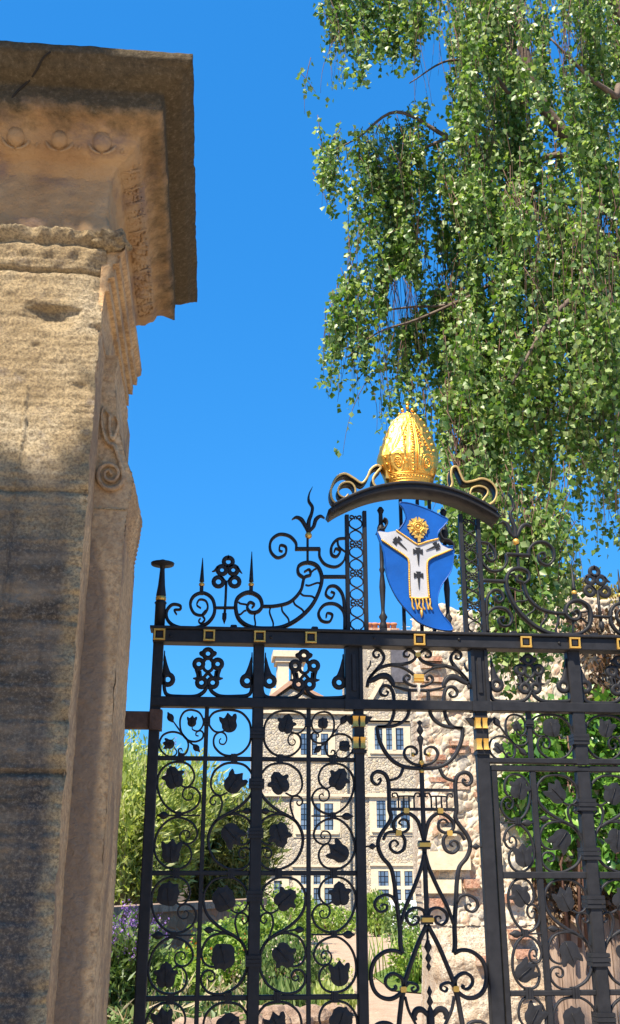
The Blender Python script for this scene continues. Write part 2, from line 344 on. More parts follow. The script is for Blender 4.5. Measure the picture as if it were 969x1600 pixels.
def smoothpts(p, n=7, closed=False):
    P = [np.array(q, float) for q in p]; out = []
    m = len(P)
    for i in range(m if closed else m - 1):
        a, b = P[i], P[(i + 1) % m]
        p0 = P[i - 1] if (i > 0 or closed) else 2 * a - b
        p3 = P[(i + 2) % m] if (i + 2 < m or closed) else 2 * b - a
        for k in range(n):
            t = k / n
            out.append(.5 * ((2 * a) + (b - p0) * t + (2 * p0 - 5 * a + 4 * b - p3) * t * t + (3 * a - p0 - 3 * b + p3) * t ** 3))
    if not closed: out.append(P[-1])
    return [tuple(q) for q in out]

def leaf_cloud(P, size, elong=1.5, droop=.5, fold=.25, up=None, jitter=.35):
    """one folded rhombic leaf at each point; returns verts, tris"""
    n = len(P); s = size * RNG.uniform(.6, 1.25, n)[:, None]
    d = RNG.normal(size=(n, 3)); d /= np.linalg.norm(d, axis=1, keepdims=True)
    if up is None: d[:, 2] -= droop * 2
    else: d = d * jitter + np.asarray(up)
    d /= np.linalg.norm(d, axis=1, keepdims=True)
    q = RNG.normal(size=(n, 3)); side = np.cross(d, q); side /= np.linalg.norm(side, axis=1, keepdims=True); nn = np.cross(d, side)
    V = np.empty((n, 4, 3)); V[:, 0] = P; V[:, 2] = P + d * s * elong
    V[:, 1] = P + d * s * elong * .42 + side * s * .5 + nn * s * fold * .5; V[:, 3] = P + d * s * elong * .42 - side * s * .5 + nn * s * fold * .5
    b = (np.arange(n) * 4)[:, None]
    return V.reshape(-1, 3), np.concatenate([b + np.array([[0, 1, 2]]), b + np.array([[0, 2, 3]])])
def ball_points(c, r, n, surf=.5):
    d = RNG.normal(size=(n, 3)); d /= np.linalg.norm(d, axis=1, keepdims=True)
    rad = RNG.uniform(surf, 1, n) ** .6
    lump = np.array([1 + .35 * noise.noise(Vector(q) * 2.3 + Vector(c)) for q in d])
    return np.asarray(c) + d * (rad * lump)[:, None] * np.asarray(r)

# ================================================================== SETTING
g = MB(); g.add([(-900, -300, 0), (900, -300, 0), (900, 1500, 0), (-900, 1500, 0)], [(0, 1, 2, 3)])
tag(g.build('ground', M['soil']), kind='structure')
g = MB(); g.add([(-30, -12, .004), (30, -12, .004), (30, 4.9, .004), (-30, 4.9, .004)], [(0, 1, 2, 3)])
tag(g.build('pavement', M['paving']), kind='structure')
path = [at(400, 1640, 10.6), at(800, 1640, 10.6), at(690, 1478, 25), at(690, 1462, 33), at(480, 1462, 33), at(500, 1500, 22), at(470, 1560, 13.6), at(330, 1600, 12.2)]
def flat(name, pts, z, mat):
    g = MB(); g.add([(p[0], p[1], z) for p in pts], [tuple(range(len(pts)))]); return tag(g.build(name, mat), kind='structure')
flat('gravel_path', [(-.9, 4.9), (4.5, 4.9), (6, 12), (8, 25), (12, 37.5), (1.5, 37.5), (2.2, 29), (1.6, 22), (1.4, 15.8), (.2, 13.2), (-2.2, 11.8), (-3, 9)], .008, M['gravel'])
flat('lawn', [(2.9, 17.2), (3.6, 16.4), (6.5, 16.2), (8, 19), (8, 23), (4.2, 23.5), (3.0, 20)], .03, M['grass'])

# ================================================================== STONE PIER
Y1, XA, XW = 2.8, -.380, -1.62          # front plane, right edge, left edge
YB, XC, YD, YE = 2.985, -.285, 3.42, 3.78
pier = thing('stone_gate_pier', 'tall weathered sandstone gate pier with heavy moulded cornice and lower front darkened by painted shade and stains', 'gate pier', (-1.0, 3.3, 0))
def nz(x, y, z, s, o=4): return noise.fractal(Vector((x * s, y * s, z * s)), .9, 2.1, o)
def grid(nu, nv, fn, name, mat, parent, smooth=True):
    V = np.array([fn(i / (nu - 1), j / (nv - 1)) for j in range(nv) for i in range(nu)], float)
    a = (np.arange(nu - 1)[None, :] + np.arange(nv - 1)[:, None] * nu).ravel()
    return np_mesh(name, V, np.stack([a, a + 1, a + 1 + nu, a + nu], 1), mat, parent, smooth)
ZT = EYE + 1.955
BWL = at(82, 492, Y1)
def face_pt(u, v):
    x = XW + (XA - XW) * u; z = ZT * v
    d = .006 * nz(x, 1, z, 4) + .0045 * nz(x, 2, z, 30, 4)
    d += .004 * noise.noise(Vector((x * 2, 0, z * 70)))                         # bedding
    zz = z + .012 * nz(x, 0, 5, 6)
    for zj, wj, dj in ((EYE + 1.792, .006, .02), (EYE + 1.80 - .012, .003, .01), (at(60, 765, Y1).z, .005, .012), (at(60, 1207, Y1).z, .006, .014)):
        d += dj * math.exp(-((zz - zj) / wj) ** 2)
    # crumbling drip ledge at the top, undercut below it
    top = ZT - z
    if top < .07: x += .030 * u ** 30 * math.exp(-((top - .03) / .03) ** 2)
    zl = zz + .02 * nz(x, 4, 2, 5, 3) + .03 * (x - XA)
    d -= .026 * math.exp(-((zl - (ZT - .035)) / .022) ** 2) * (.75 + .9 * nz(x, 0, zz * .3, 20, 4))
    d -= .014 * math.exp(-((zl - (ZT - .10)) / .022) ** 2) * (.6 + .7 * nz(x, 3, zz * .3, 16, 4)); d += .0015 * max(0, nz(x, 6, z * 1.6, 17, 5))
    d += .010 * math.exp(-((zl - (ZT - .072)) / .010) ** 2)
    if top < .02: d += (.02 - top) * 2
    # weathered hollow
    e = ((x - BWL.x + .01 * nz(x, 2, z, 9)) / .092) ** 2 + ((z - BWL.z - .022) / (.082 if z < BWL.z + .018 else .012)) ** 2
    if e < 1.7: d += .030 * max(0, 1 - e) ** .8 
    # flaked right arris
    r = XA - x
    if r < .06:
        k = max(0, nz(7, 1, z, 7, 4) + .15); d += max(0, (.06 - r)) * .55 * k
        x -= max(0, .03 - r) * (.35 * max(0, nz(3, 1, z, 11, 4)))
    s_ = at(125, 605, Y1); e = ((x - s_.x) / .03) ** 2 + ((z - s_.z) / .015) ** 2
    if e < 6: d += .014 * math.exp(-e)
    m_ = at(43, 600, Y1)
    if abs(x - m_.x - .006 * nz(1, 1, z, 9)) < .004 and .35 + EYE < z - 0 < m_.z + .0: d -= .007
    return (x, Y1 + d, z)
grid(230, 640, face_pt, 'shaft_front', M['face'], pier)
def side_pt(u, v):           # narrow return beside the front face
    y = Y1 + .012 + (YB + .01 - Y1) * u; z = ZT * v
    return (XA - .004 + .003 * nz(y, 2, z, 9) - (.02 * max(0, nz(3, 1, z, 11, 4)) if u < .1 else 0), y, z)
grid(14, 400, side_pt, 'shaft_return', M['side'], pier)
mb = MB(); mb.box(XW, XA - .035, Y1 + .09, 4.3, 0, ZT - .05); mb.build('shaft_core', M['side'], pier)
# set back jamb with a scroll console at its head
def jx(z):                   # right outline of the jamb front
    zs = [0, EYE + 1.02, EYE + 1.09, EYE + 1.17, EYE + 1.24, EYE + 1.36, EYE + 1.52, EYE + 1.7]
    xs = [XC, XC, XC + .008, XC + .018, XC - .01, XC - .045, XC - .062, XC - .05]
    return float(np.interp(z, zs, xs))
ZJ = EYE + 1.60
def jf(u, v):
    z = ZJ * v; x = (XA - .03) + (jx(z) - XA + .03) * u
    return (x - (.006 * max(0, nz(1, 5, z, 14, 5)) * (u > .97)), YB + .003 * nz(x, 3, z, 14), z)
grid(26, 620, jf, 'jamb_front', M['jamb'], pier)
def js(u, v):
    z = ZJ * v; y = YB + (YD - YB) * u
    x = jx(z) + .003 * nz(y, 4, z, 5) + .0015 * nz(y, 4, z, 30)
    if EYE + .98 < z < EYE + 1.2: x += .003 * math.sin(z * 420 + y * 30)
    return (x - (.006 * max(0, nz(1, 5, z, 14, 5)) * (u < .03)), y, z)
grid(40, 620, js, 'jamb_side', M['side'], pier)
mb = MB(); mb.box(XA - .05, XC - .007, YB + .008, YD - .005, 0, EYE + 1.0); mb.box(XA - .05, XC - .085, YB + .008, YD - .005, EYE + 1.0, ZJ); mb.build('jamb_core', M['side'], pier)
# console scroll carved on the jamb
def P3(pts, Y): return [(at(x, y, Y).x, at(x, y, Y).z) for x, y in pts]
def Z2(px, py, s, ox, oy): return (ox + px / s, oy + py / s)
mb = MB()
sp = [Z2(*q, 3.028, 0, 400) for q in [(490, 720), (482, 770), (490, 840), (512, 890), (540, 905), (556, 940), (572, 990), (585, 1060), (555, 1100), (500, 1100), (468, 1060), (472, 1015), (505, 992), (545, 1000), (562, 1035), (540, 1068), (505, 1062), (496, 1035), (515, 1020), (528, 1040)]]
mb.ribbon(smoothpts(P3(sp, YB), 6), [.004, .012, .014, .013, .010, .007], YB - .004, .022)
sp = [Z2(*q, 3.028, 0, 400) for q in [(500, 735), (520, 760), (518, 820), (535, 870), (560, 800), (545, 760)]]
mb.ribbon(smoothpts(P3(sp, YB), 6), [.003, .010, .012, .008, .003], YB - .003, .02)
mb.build('console_scroll', M['side'], pier)
mb = MB(); z0 = at(160, 795, YB).z; mb.box(XA, XC + .0, YB - .003, YD, z0 - .002, z0 + .002); mb.build('jamb_joint', M['face'], pier)

# entablature: moulding profile (overhang, height over eye) carried round front and both sides
prof = [(-.012, 1.60), (.0, 1.66), (.002, 1.70), (.004, 1.725), (.018, 1.727), (.018, 1.762), (.011, 1.764), (.011, 1.772), (.030, 1.776), (.030, 1.812), (.022, 1.814), (.022, 1.822), (.042, 1.826), (.044, 1.85), (.034, 1.853), (.056, 1.872), (.058, 1.895), (.022, 1.905), (.004, 1.93), (-.004, 2.0), (-.004, 2.14), (.012, 2.165), (.02, 2.18), (.045, 2.19), (.075, 2.215), (.09, 2.245), (.115, 2.262), (.15, 2.27), (.163, 2.285), (.163, 2.355), (.185, 2.362), (.215, 2.375), (.240, 2.40), (.252, 2.408), (.252, 2.437), (.245, 2.441)]
def densify(p, step):
    out = []
    for (a, b), (c, d) in zip(p[:-1], p[1:]):
        k = max(1, int(math.hypot(c - a, d - b) / step))
        out += [(a + (c - a) * i / k, b + (d - b) * i / k) for i in range(k)]
    return out + [p[-1]]
def entab(lo, hi, name, mat, only=None, step=.009, amp=.006, back=YE):
    pr = [q for q in densify(prof, step) if lo - 1e-6 <= q[1] <= hi + 1e-6]; V = []; Fq = []
    def corner(o): return [(XW - o, back + o), (XW - o, Y1 - o), (XA + o, Y1 - o), (XA + o, back + o * .9)]
    segs = [(0, 1, 12), (1, 2, 110), (2, 3, 110)] if only is None else [(2, 3, 150)]
    cols = None
    for o, z in pr:
        c = corner(o); row = []
        if only is not None: c[2] = (XA + o, Y1 + .006 - .2 * o)
        for a, b, k in segs:
            for i in range(k):
                t = i / k; row.append((c[a][0] + (c[b][0] - c[a][0]) * t, c[a][1] + (c[b][1] - c[a][1]) * t, z + EYE, a))
        row.append((c[3][0], c[3][1], z + EYE, 2)); cols = len(row)
        for x, y, zz, a in row:
            d = amp * .35 * nz(x, y, zz, 5) + amp * .45 * nz(x, y, zz, 26, 3)
            d -= .014 * max(0, nz(x, y, zz, 12, 4) - .45)
            if a == 1: V.append((x, y - d, zz + d * .4))
            elif a == 2:
                e = max(0, y - (back - .1)) * (.25 * (noise.noise(Vector((zz * 30, 0, 3))) + .6))
                V.append((x + d, y - e * .9, zz + d * .4))
            else: V.append((x - d, y, zz))
    V = np.array(V); r = len(pr)
    a = (np.arange(cols - 1)[None, :] + np.arange(r - 1)[:, None] * cols).ravel()
    return np_mesh(name, V, np.stack([a, a + 1, a + 1 + cols, a + cols], 1), mat, pier, True)
entab(1.60, 1.93, 'architrave', M['side'], back=3.62, only=2, amp=.0014, step=.004)
entab(1.925, 2.166, 'frieze', M['cornice'], back=3.72, amp=.010)
mb = MB(); mb.box(XA - .06, XA - .002, Y1 + .035, 3.6, EYE + 1.6, EYE + 1.93); mb.box(XA - .06, XA + .052, Y1 + .012, 3.6, EYE + 1.885, EYE + 1.903); mb.build('architrave_core', M['side'], pier)
mb = MB(); pr_ = [(XA + o, EYE + z) for o, z in prof if 1.60 <= z <= 1.906]; mb.plate([(XA - .014, EYE + 1.60)] + pr_ + [(XA - .014, EYE + 1.93)], Y1 + .012, .004); mb.build('architrave_end', M['side'], pier)
mb = MB(); vs = []; n1, n2 = 26, 14
for j in range(n2 + 1):
    for i in range(n1):
        ph, th = math.pi * j / n2, 2 * math.pi * i / n1; d = Vector((math.sin(ph) * math.cos(th), math.sin(ph) * math.sin(th), -math.cos(ph))); k = 1 + .45 * noise.fractal(d * 2.2, .9, 2.1, 4)
        k /= max(abs(d.x), abs(d.y), abs(d.z)) ** .5
        vs.append((XA + .012 + d.x * .050 * k, Y1 + .018 + d.y * .050 * k, EYE + 1.906 + d.z * .032 * k))
mb.add(vs, [(j * n1 + i, j * n1 + (i + 1) % n1, (j + 1) * n1 + (i + 1) % n1, (j + 1) * n1 + i) for j in range(n2) for i in range(n1)], 0, True); mb.build('broken_ledge_corner', M['face'], pier)
mb = MB()
for i in range(8):
    x = XA - .03 - (i + .5) * .135
    for k in (-1, 0, 1): mb.tube([(x + k * .006, Y1 - .066, EYE + 2.250), (x + k * .016, Y1 - .062, EYE + 2.232), (x + k * .026, Y1 - .052, EYE + 2.205 + .010 * abs(k))], [.003, .007, .002], 6)
mb.build('dart_moulding', M['cornice'], pier)
cor = entab(2.14, 2.45, 'cornice', M['cornice'])
mb = MB()
mb.add([(XW - .245, Y1 - .245, EYE + 2.441), (XA + .245, Y1 - .245, EYE + 2.441), (XA + .245, YE + .22, EYE + 2.441), (XW - .245, YE + .22, EYE + 2.441)], [(0, 1, 2, 3)])
mb.add([(XW, YE - .01, EYE + 1.6), (XA, YE - .2, EYE + 1.6), (XA, YE - .01, EYE + 2.2), (XA + .23, YE + .2, EYE + 2.43), (XW - .23, YE + .2, EYE + 2.43), (XW, YE - .01, EYE + 2.2)], [(0, 1, 2, 5), (5, 2, 3, 4)])
mb.build('cornice_top', M['cornice'], pier)
# crack running down the cornice
mb = MB(); ck = [Z2(*q, 3.028, 0, 0) for q in [(240, 245), (205, 275), (175, 330), (135, 385), (90, 425), (55, 470), (30, 530), (5, 560)]]
oo = [.25, .235, .205, .166, .163, .155, .12, .10]
mb.tube(smoothpts([tuple(at(x, y, Y1 - o - .004)) for (x, y), o in zip(ck, oo)], 4), [.003, .0045, .004, .005], 5); mb.build('crack', M['face_dark'], pier)
# egg moulding under the cornice: front and side
def eggs(front):
    mb = MB()
    for i in range(9):
        t = .03 + i * .135
        z = EYE + 2.228; o = .070
        if front: c = (XA - t * 1.0, Y1 - o + .004, z)
        else: c = (XA + o, Y1 + .02 + t * .98, z)
        if (front and XA - t < XW + .05): continue
        mb.ball(c, .034 + .004 * math.sin(i * 5), sz=1.1)
        d = (.050, 0) if front else (0, .050)
        for q in (-1, 1): mb.tube([(c[0] + d[0] * .88 * math.sin(a) * q, c[1] + d[1] * .88 * math.sin(a) * q - .004, z - .046 * math.cos(a)) for a in np.linspace(.1, 2.6, 9)], [.003, .006, .006, .003], 6)
        for s_ in (1.35,): mb.tube([(c[0] + d[0] * s_, c[1] + d[1] * s_ , z + .03), (c[0] + d[0] * s_ * 1.1, c[1] + d[1] * s_ * 1.1, z), (c[0] + d[0] * s_ * .9, c[1] + d[1] * s_ * .9, z - .035)], [.004, .009, .003], 6)
    return mb
eggs(True).build('egg_moulding', M['cornice'], pier); 
mb = MB(); random.seed(3)
for i in range(34):       # worn acanthus leaves cut into the side soffit
    y = Y1 + .02 + i * .0275 + random.uniform(-.006, .006); f = random.uniform(.5, 1.1) * (1.35 if i > 12 else .8)
    for k in range(5):
        t = k / 4; x = XA + .030 + .050 * t; z = EYE + 2.186 + .026 * t
        r_ = (.004 + .0065 * math.sin(math.pi * (t * .8 + .15))) * f
        mb.ball((x + random.uniform(-.003, .003), y + .012 * math.sin(t * 5 + i * 1.3) * f, z), r_, sz=random.uniform(.8, 1.3), seg=8, rings=5)
    if i % 3 == 0: mb.tube([(XA + .028, y, EYE + 2.184), (XA + .05, y + .012 * f, EYE + 2.188), (XA + .088, y + .022 * f, EYE + 2.212)], [.004, .008 * f, .003], 6)
mb.build('acanthus_carving', M['cornice'], pier)
mb = MB()
for s_ in (0, 1, 2):
    mb.tube([(XA + .006 + s_ * .009, Y1 - .0, EYE + 2.172 + s_ * .006), (XA + .006 + s_ * .009, YE - .15, EYE + 2.172 + s_ * .006)], .0032, 6)
mb.build('reeding', M['cornice'], pier)

# ================================================================== GATE
YG = 4.2
CX = .849
def G(x, y): p = at(x, y, YG); return (p.x, p.z)
def GL(pts, s=1, ox=0, oy=0, dz=0): return [(lambda q: (q[0], q[1] + dz))(G(ox + x / s, oy + y / s)) for x, y in pts]
def mir(pts, c=CX): return [(2 * c - x, z) for x, z in pts]
zR = {k: EYE + v for k, v in dict(top=.951, r2=.686, r3=.464, r4=.033, r5=-.404, r6=-.84, r7=-1.27).items()}
XL, XT1, XM, XT2, XCL, XCR, XW0, XWT, XRM = -.233, -.025, .181, .389, .594, 1.101, 1.147, 1.309, 1.518
screen = thing('ornamental_gate_screen', 'black wrought iron gate screen crowned with a gold mitre over a blue shield', 'iron gate', (CX, YG, 0))
wicket = thing('wicket_gate', 'plain framed black iron gate leaf with vine leaves beside the right hinge post', 'gate leaf', (1.518, YG, 0))
D = .022        # strap depth
def part(mb, name, mat='black', par=None): return mb.build(name, M[mat] if isinstance(mat, str) else mat, par or screen)
# --- posts
for x, w_, z1, y_ in ((XL, .042, 3.02 + .0, 0), (XM, .045, zR['top'], 0), (XCL, .040, zR['r2'], 0), (XCR + .003, .052, zR['r2'], 0), (2 * CX - XL, .042, 3.02, 0)):
    mb = MB(); mb.box(x - w_ / 2, x + w_ / 2, YG - .022, YG + .022, 0, z1 - (.45 if x in (XL, 2 * CX - XL) else 0), ch=.004); part(mb, 'post')
mb = MB(); mb.box(XRM - .027, XRM + .027, YG - .024, YG + .024, zR['r3'] - .01, zR['top'], ch=.004); part(mb, 'post')
for x in (XT1, XT2):
    mb = MB(); mb.box(x - .0085, x + .0085, YG - .009, YG + .009, 0, zR['r2'], ch=.002); part(mb, 'upright')
for x in (XWT, 2 * XRM - XWT):
    mb = MB(); mb.box(x - .010, x + .010, YG - .010, YG + .010, zR['r3'], zR['r2'], ch=.002); part(mb, 'upright')
for xa, sgn in ((XCL - .018, 1), (XCR + .006, -1)):       # panelled upper post boxes
    mb = MB(); z0, z1 = zR['r2'] - .02, zR['top'] + .02; wd = .036
    mb.box(xa - wd, xa + wd, YG - .020, YG + .026, z0, z1)
    for a, b in ((-wd, -wd + .014), (wd - .014, wd)): mb.box(xa + a, xa + b, YG - .030, YG - .0203, z0 + .02, z1 - .05)
    mb.box(xa - wd - .004, xa + wd + .004, YG - .034, YG + .03, z0 - .002, z0 + .0395); mb.box(xa - .010, xa + .010, YG - .027, YG - .0203, z0 + .075, z1 - .08, ch=.003)
    part(mb, 'post_casing')
# --- rails
XR = 2 * CX - XL
def rail(x0, x1, z, h, dep, name='rail', par=None, ch=.003, yo=0):
    mb = MB(); mb.box(x0, x1, YG + yo - dep / 2, YG + yo + dep / 2, z - h / 2, z + h / 2, ch=ch); return part(mb, name, 'black', par)
mb = MB(); z = zR['top']
mb.box(XL - .022, XR + .022, YG - .050, YG + .028, z - .026, z + .026, ch=.003); mb.box(XL - .035, XR + .035, YG - .064, YG + .036, z + .0262, z + .038, ch=.003)
part(mb, 'top_rail')
rail(XL - .02, XR + .02, zR['r2'], .040, .058)
rail(XL, XCL, zR['r3'], .017, .020); rail(XCR, XR, zR['r3'] + .003, .021, .045)
for k in ('r4', 'r5', 'r6', 'r7'): rail(XL, XCL, zR[k], .018, .020)
rail(XL, XCL, .12, .05, .03)
# square gilt bosses on the top rail
for x in (G(250, 998)[0], G(327, 998)[0], G(405, 999)[0], G(484, 999)[0], CX, *[2 * CX - G(a, 999)[0] for a in (484, 405, 327, 250)]):
    mb = MB(); a = .0235; t = .0075; y0 = YG - .0625; z = zR['top'] + .002
    mb.box(x - a, x + a, y0, YG - .0502, z + a - t, z + a, ch=.0015); mb.box(x - a, x + a, y0, YG - .0502, z - a, z - a + t, ch=.0015)
    mb.box(x - a, x - a + t, y0, YG - .0502, z - a + t, z + a - t, ch=.0015); mb.box(x + a - t, x + a, y0, YG - .0502, z - a + t, z + a - t, ch=.0015)
    mb.box(x - .011, x + .011, YG - .058, YG - .0502, z - .011, z + .011, 1)
    part(mb, 'square_boss', [M['gold2'], M['black']])
for x, y in ((423, 1000), (582, 1001), (713, 1003), (868, 1009), (267, 998)):
    mb = MB(); q = G(x, y); mb.ball((q[0], YG - .05, q[1]), .007); part(mb, 'rivet')
for x in (365, 491, 598, 800, 925):
    mb = MB(); q = G(x, 985); mb.box(q[0] - .014, q[0] + .014, YG - .03, YG + .01, zR['top'] + .038, zR['top'] + .055, ch=.004); part(mb, 'tenon')

# --- vine panels ------------------------------------------------------------
def IVY(k):
    base = [[(0, -.78), (.25, -.95), (.60, -.85), (.74, -.42), (.66, -.05), (.92, .08), (1.12, .24), (.90, .40), (.52, .34), (.42, .50), (.42, .75), (.18, .95), (0, 1.15), (-.18, .95), (-.42, .75), (-.42, .50), (-.52, .34), (-.90, .40), (-1.12, .24), (-.92, .08), (-.66, -.05), (-.74, -.42), (-.60, -.85), (-.25, -.95)],
            [(0, -.9), (.4, -1), (.75, -.7), (.8, -.2), (1.0, .1), (.85, .45), (.92, .92), (.5, .8), (.28, .92), (.1, 1.18), (-.1, .95), (-.55, .88), (-.85, .5), (-.8, .1), (-1.0, -.3), (-.82, -.72), (-.4, -.8)],
            [(0, -.95), (.45, -.82), (.70, -.4), (.64, .05), (.92, .45), (1.02, .95), (.62, .85), (.36, .55), (.22, .8), (.05, 1.18), (-.15, .8), (-.36, .5), (-.68, .76), (-1.05, .95), (-.93, .4), (-.66, .05), (-.72, -.4), (-.45, -.82)]][k % 3]
    base = [(x * math.hypot(x, y) ** -.42, y * math.hypot(x, y) ** -.42) for x, y in base]
    return smoothpts(base, 4, True)
leafcount = 0
def vine_leaf(c, r, par, rot=0, k=0, name='leaf', sx=1):
    global leafcount
    leafcount += 1
    cr, sr = math.cos(rot), math.sin(rot)
    poly = [(c[0] + 1.02 * r * sx * (x * cr - y * sr), c[1] + 1.02 * r * (x * sr + y * cr)) for x, y in IVY(k)]
    poly = poly[::-1]
    mb = MB(); mb.plate(poly, YG - .010 - .002, .003, dome=.003, c=c)
    vein = [(c[0] + r * .05 * cr, c[1] - r * .85), (c[0], c[1] - r * .2), (c[0] - r * .15 * sr, c[1] + r * .5)]
    mb.ribbon([(c[0] + r * (q[0] * cr - q[1] * sr), c[1] + r * (q[0] * sr + q[1] * cr)) for q in ((.08, -.9), (.02, -.4), (0, .1), (-.05, .6))], [.004, .003, .0015], YG - .0165, .004)
    part(mb, name, 'black', par)
def bud(c, r, par, dirx=1, dirz=0):
    mb = MB(); n = 10
    pts = [(c[0] + dirx * r * t, c[1] + dirz * r * t) for t in np.linspace(-1, 1.15, n)]
    mb.ribbon(pts, [r * .25, r * .5, r * 1.15, r * 1.35, r * 1.2, r * .75, r * .08], YG, .02, ch=.3); part(mb, 'bud', 'black', par)
def ringband(x, z, w, h, par, vertical=False, name='collar', dep=.034):
    mb = MB()
    for k in (-1, 0, 1):
        if vertical: mb.box(x + k * w / 3 - w / 6.6, x + k * w / 3 + w / 6.6, YG - dep / 2 - (.003 if k == 0 else 0), YG + dep / 2, z - h / 2, z + h / 2)
        else: mb.box(x - w / 2, x + w / 2, YG - dep / 2 - (.003 if k == 0 else 0), YG + dep / 2, z + k * h / 3 - h / 6.6, z + k * h / 3 + h / 6.6)
    part(mb, name, 'black', par)
SW = .0085
def Zc(pts, ox, oy): return [G(ox + x / 4.845, oy + y / 4.845) for x, y in pts]
class Tmpl:
    """a digitised cell pattern, normalised to the cell it was measured in"""
    def __init__(s, box): s.b = box; s.strokes = []; s.leaves = []; s.buds = []
    def n(s, p): x0, x1, z0, z1 = s.b; return ((p[0] - x0) / (x1 - x0), (p[1] - z0) / (z1 - z0))
    def stroke(s, pts, w): s.strokes.append(([s.n(p) for p in pts], w))
    def leaf(s, p, r, k, rot): s.leaves.append((s.n(p), r, k, rot))
    def bud(s, p, r, dx, dz): s.buds.append((s.n(p), r, dx, dz))
    def put(s, box, par, flip=False, seed=0):
        x0, x1, z0, z1 = box; fx = -1 if flip else 1
        if flip: x0, x1 = x1, x0
        m = lambda p: (x0 + (x1 - x0) * p[0], z0 + (z1 - z0) * p[1])
        for pts, w_ in s.strokes:
            mb = MB(); mb.ribbon(smoothpts([m(p) for p in pts], 6), w_, YG, .016); part(mb, 'scroll', 'black', par)
        for i, (p, r, k, rot) in enumerate(s.leaves): vine_leaf(m(p), r, par, (rot + .5 * math.sin(seed * 3 + i * 2)) * fx, k + seed + i)
        for p, r, dx, dz in s.buds: bud(m(p), r, par, dx * fx, dz)
ht = [.006, .0085, .009, .0085, .006]
T1 = Tmpl((XL, XT1, zR['r4'], zR['r3']))
o1 = [(385, 700), (440, 728), (490, 690), (502, 630), (470, 565), (400, 535), (310, 550), (245, 610), (222, 690), (240, 790), (290, 870), (370, 922), (450, 915), (520, 870), (548, 800), (520, 745), (470, 725), (425, 745), (415, 790), (440, 822), (480, 820), (492, 785), (470, 770), (458, 785)]
T1.stroke(Zc(o1, 200, 1080), [.007, .0085, .009, .0085, .006, .004])
T1.stroke(Zc([(x - 22 * 1.0, 1880 - y) for x, y in o1], 200, 1080), [.007, .0085, .009, .0085, .006, .004])
T1.stroke(Zc([(228, 940), (300, 940), (400, 940), (480, 940), (548, 940)], 200, 1080), .006)
T1.leaf(Zc([(345, 655)], 200, 1080)[0], .043, 0, .3); T1.leaf(Zc([(328, 1215)], 200, 1080)[0], .043, 1, -.5)
T1.bud(Zc([(265, 940)], 200, 1080)[0], .022, 1, 0)
T2 = Tmpl((XT1, XM, zR['r5'], zR['r4']))
T2.stroke(Zc([(775, 395), (830, 420), (880, 395), (908, 330), (890, 230), (820, 165), (740, 150), (650, 170), (590, 240), (572, 320), (590, 410), (640, 480), (720, 545), (800, 590), (860, 640), (898, 720), (905, 790), (890, 870), (840, 960), (760, 1015), (690, 1035), (610, 1020), (562, 965), (555, 910), (580, 865), (625, 855), (655, 880), (655, 920), (630, 938), (608, 925), (605, 905), (622, 905)], 200, 1340), [.006, .009, .009, .012, .012, .009, .009, .006, .004])
T2.stroke(Zc([(860, 640), (790, 595), (740, 577), (680, 578), (610, 610), (567, 680), (558, 740), (580, 800), (630, 827), (670, 822)], 200, 1340), [.004, .009, .009, .007])
T2.stroke(Zc([(875, 670), (850, 630), (825, 560), (812, 490), (830, 430), (870, 420), (903, 445), (905, 480), (880, 498), (862, 475), (872, 460)], 200, 1340), [.004, .008, .008, .006, .004])
T2.stroke(Zc([(650, 548), (700, 560), (760, 580), (800, 600)], 200, 1340), [.006, .007, .003])
T2.bud(Zc([(618, 548)], 200, 1340)[0], .019, -1, .05)
T2.leaf(Zc([(725, 315)], 200, 1340)[0], .044, 1, .6); T2.leaf(Zc([(722, 745)], 200, 1340)[0], .046, 0, 2.9)
T0a = Tmpl((XL, XT1, zR['r3'], zR['r2']))
T0a.stroke(Zc([(487, 265), (490, 290), (530, 302), (562, 270), (570, 220), (540, 162), (480, 142), (430, 155), (400, 200), (395, 260), (410, 320), (450, 368), (510, 382), (560, 360), (570, 320), (550, 300), (520, 310), (515, 333), (535, 340)], 200, 1080), [.004, .007, .0075, .007, .004])
T0a.stroke(Zc([(350, 425), (370, 460), (350, 490), (300, 490), (252, 450), (237, 400), (260, 340), (310, 312), (370, 312), (430, 345), (457, 400), (445, 460), (415, 482), (385, 465), (385, 440), (405, 435), (412, 455)], 200, 1080), [.004, .007, .0075, .007, .004])
T0a.stroke(Zc([(330, 210), (380, 280), (430, 345), (470, 387), (505, 415)], 200, 1080), [.004, .007, .008, .005])
T0a.leaf(Zc([(485, 232)], 200, 1080)[0], .022, 2, 0); T0a.leaf(Zc([(310, 402)], 200, 1080)[0], .023, 1, 1)
T0a.bud(Zc([(320, 196)], 200, 1080)[0], .021, .5, -.86); T0a.bud(Zc([(520, 432)], 200, 1080)[0], .019, -.7, .7)
T0b = Tmpl((XT1, XM, zR['r3'], zR['r2']))
T0b.stroke(Zc([(760, 285), (700, 310), (650, 300), (614, 250), (616, 205), (660, 158), (750, 142), (850, 158), (912, 220), (930, 290), (922, 390), (870, 460), (800, 488), (720, 480), (662, 430), (648, 380), (662, 332), (700, 310), (735, 325), (748, 365), (730, 400), (700, 398), (692, 375), (705, 357)], 200, 1080), [.006, .0085, .009, .0085, .006, .004])
T0b.leaf(Zc([(765, 245)], 200, 1080)[0], .038, 2, .2)
c1, c2, c3, c4 = (XL, XT1), (XT1, XM), (XM, XT2), (XT2, XCL)
def cols(a, b): return (*a, zR[b[0]], zR[b[1]])
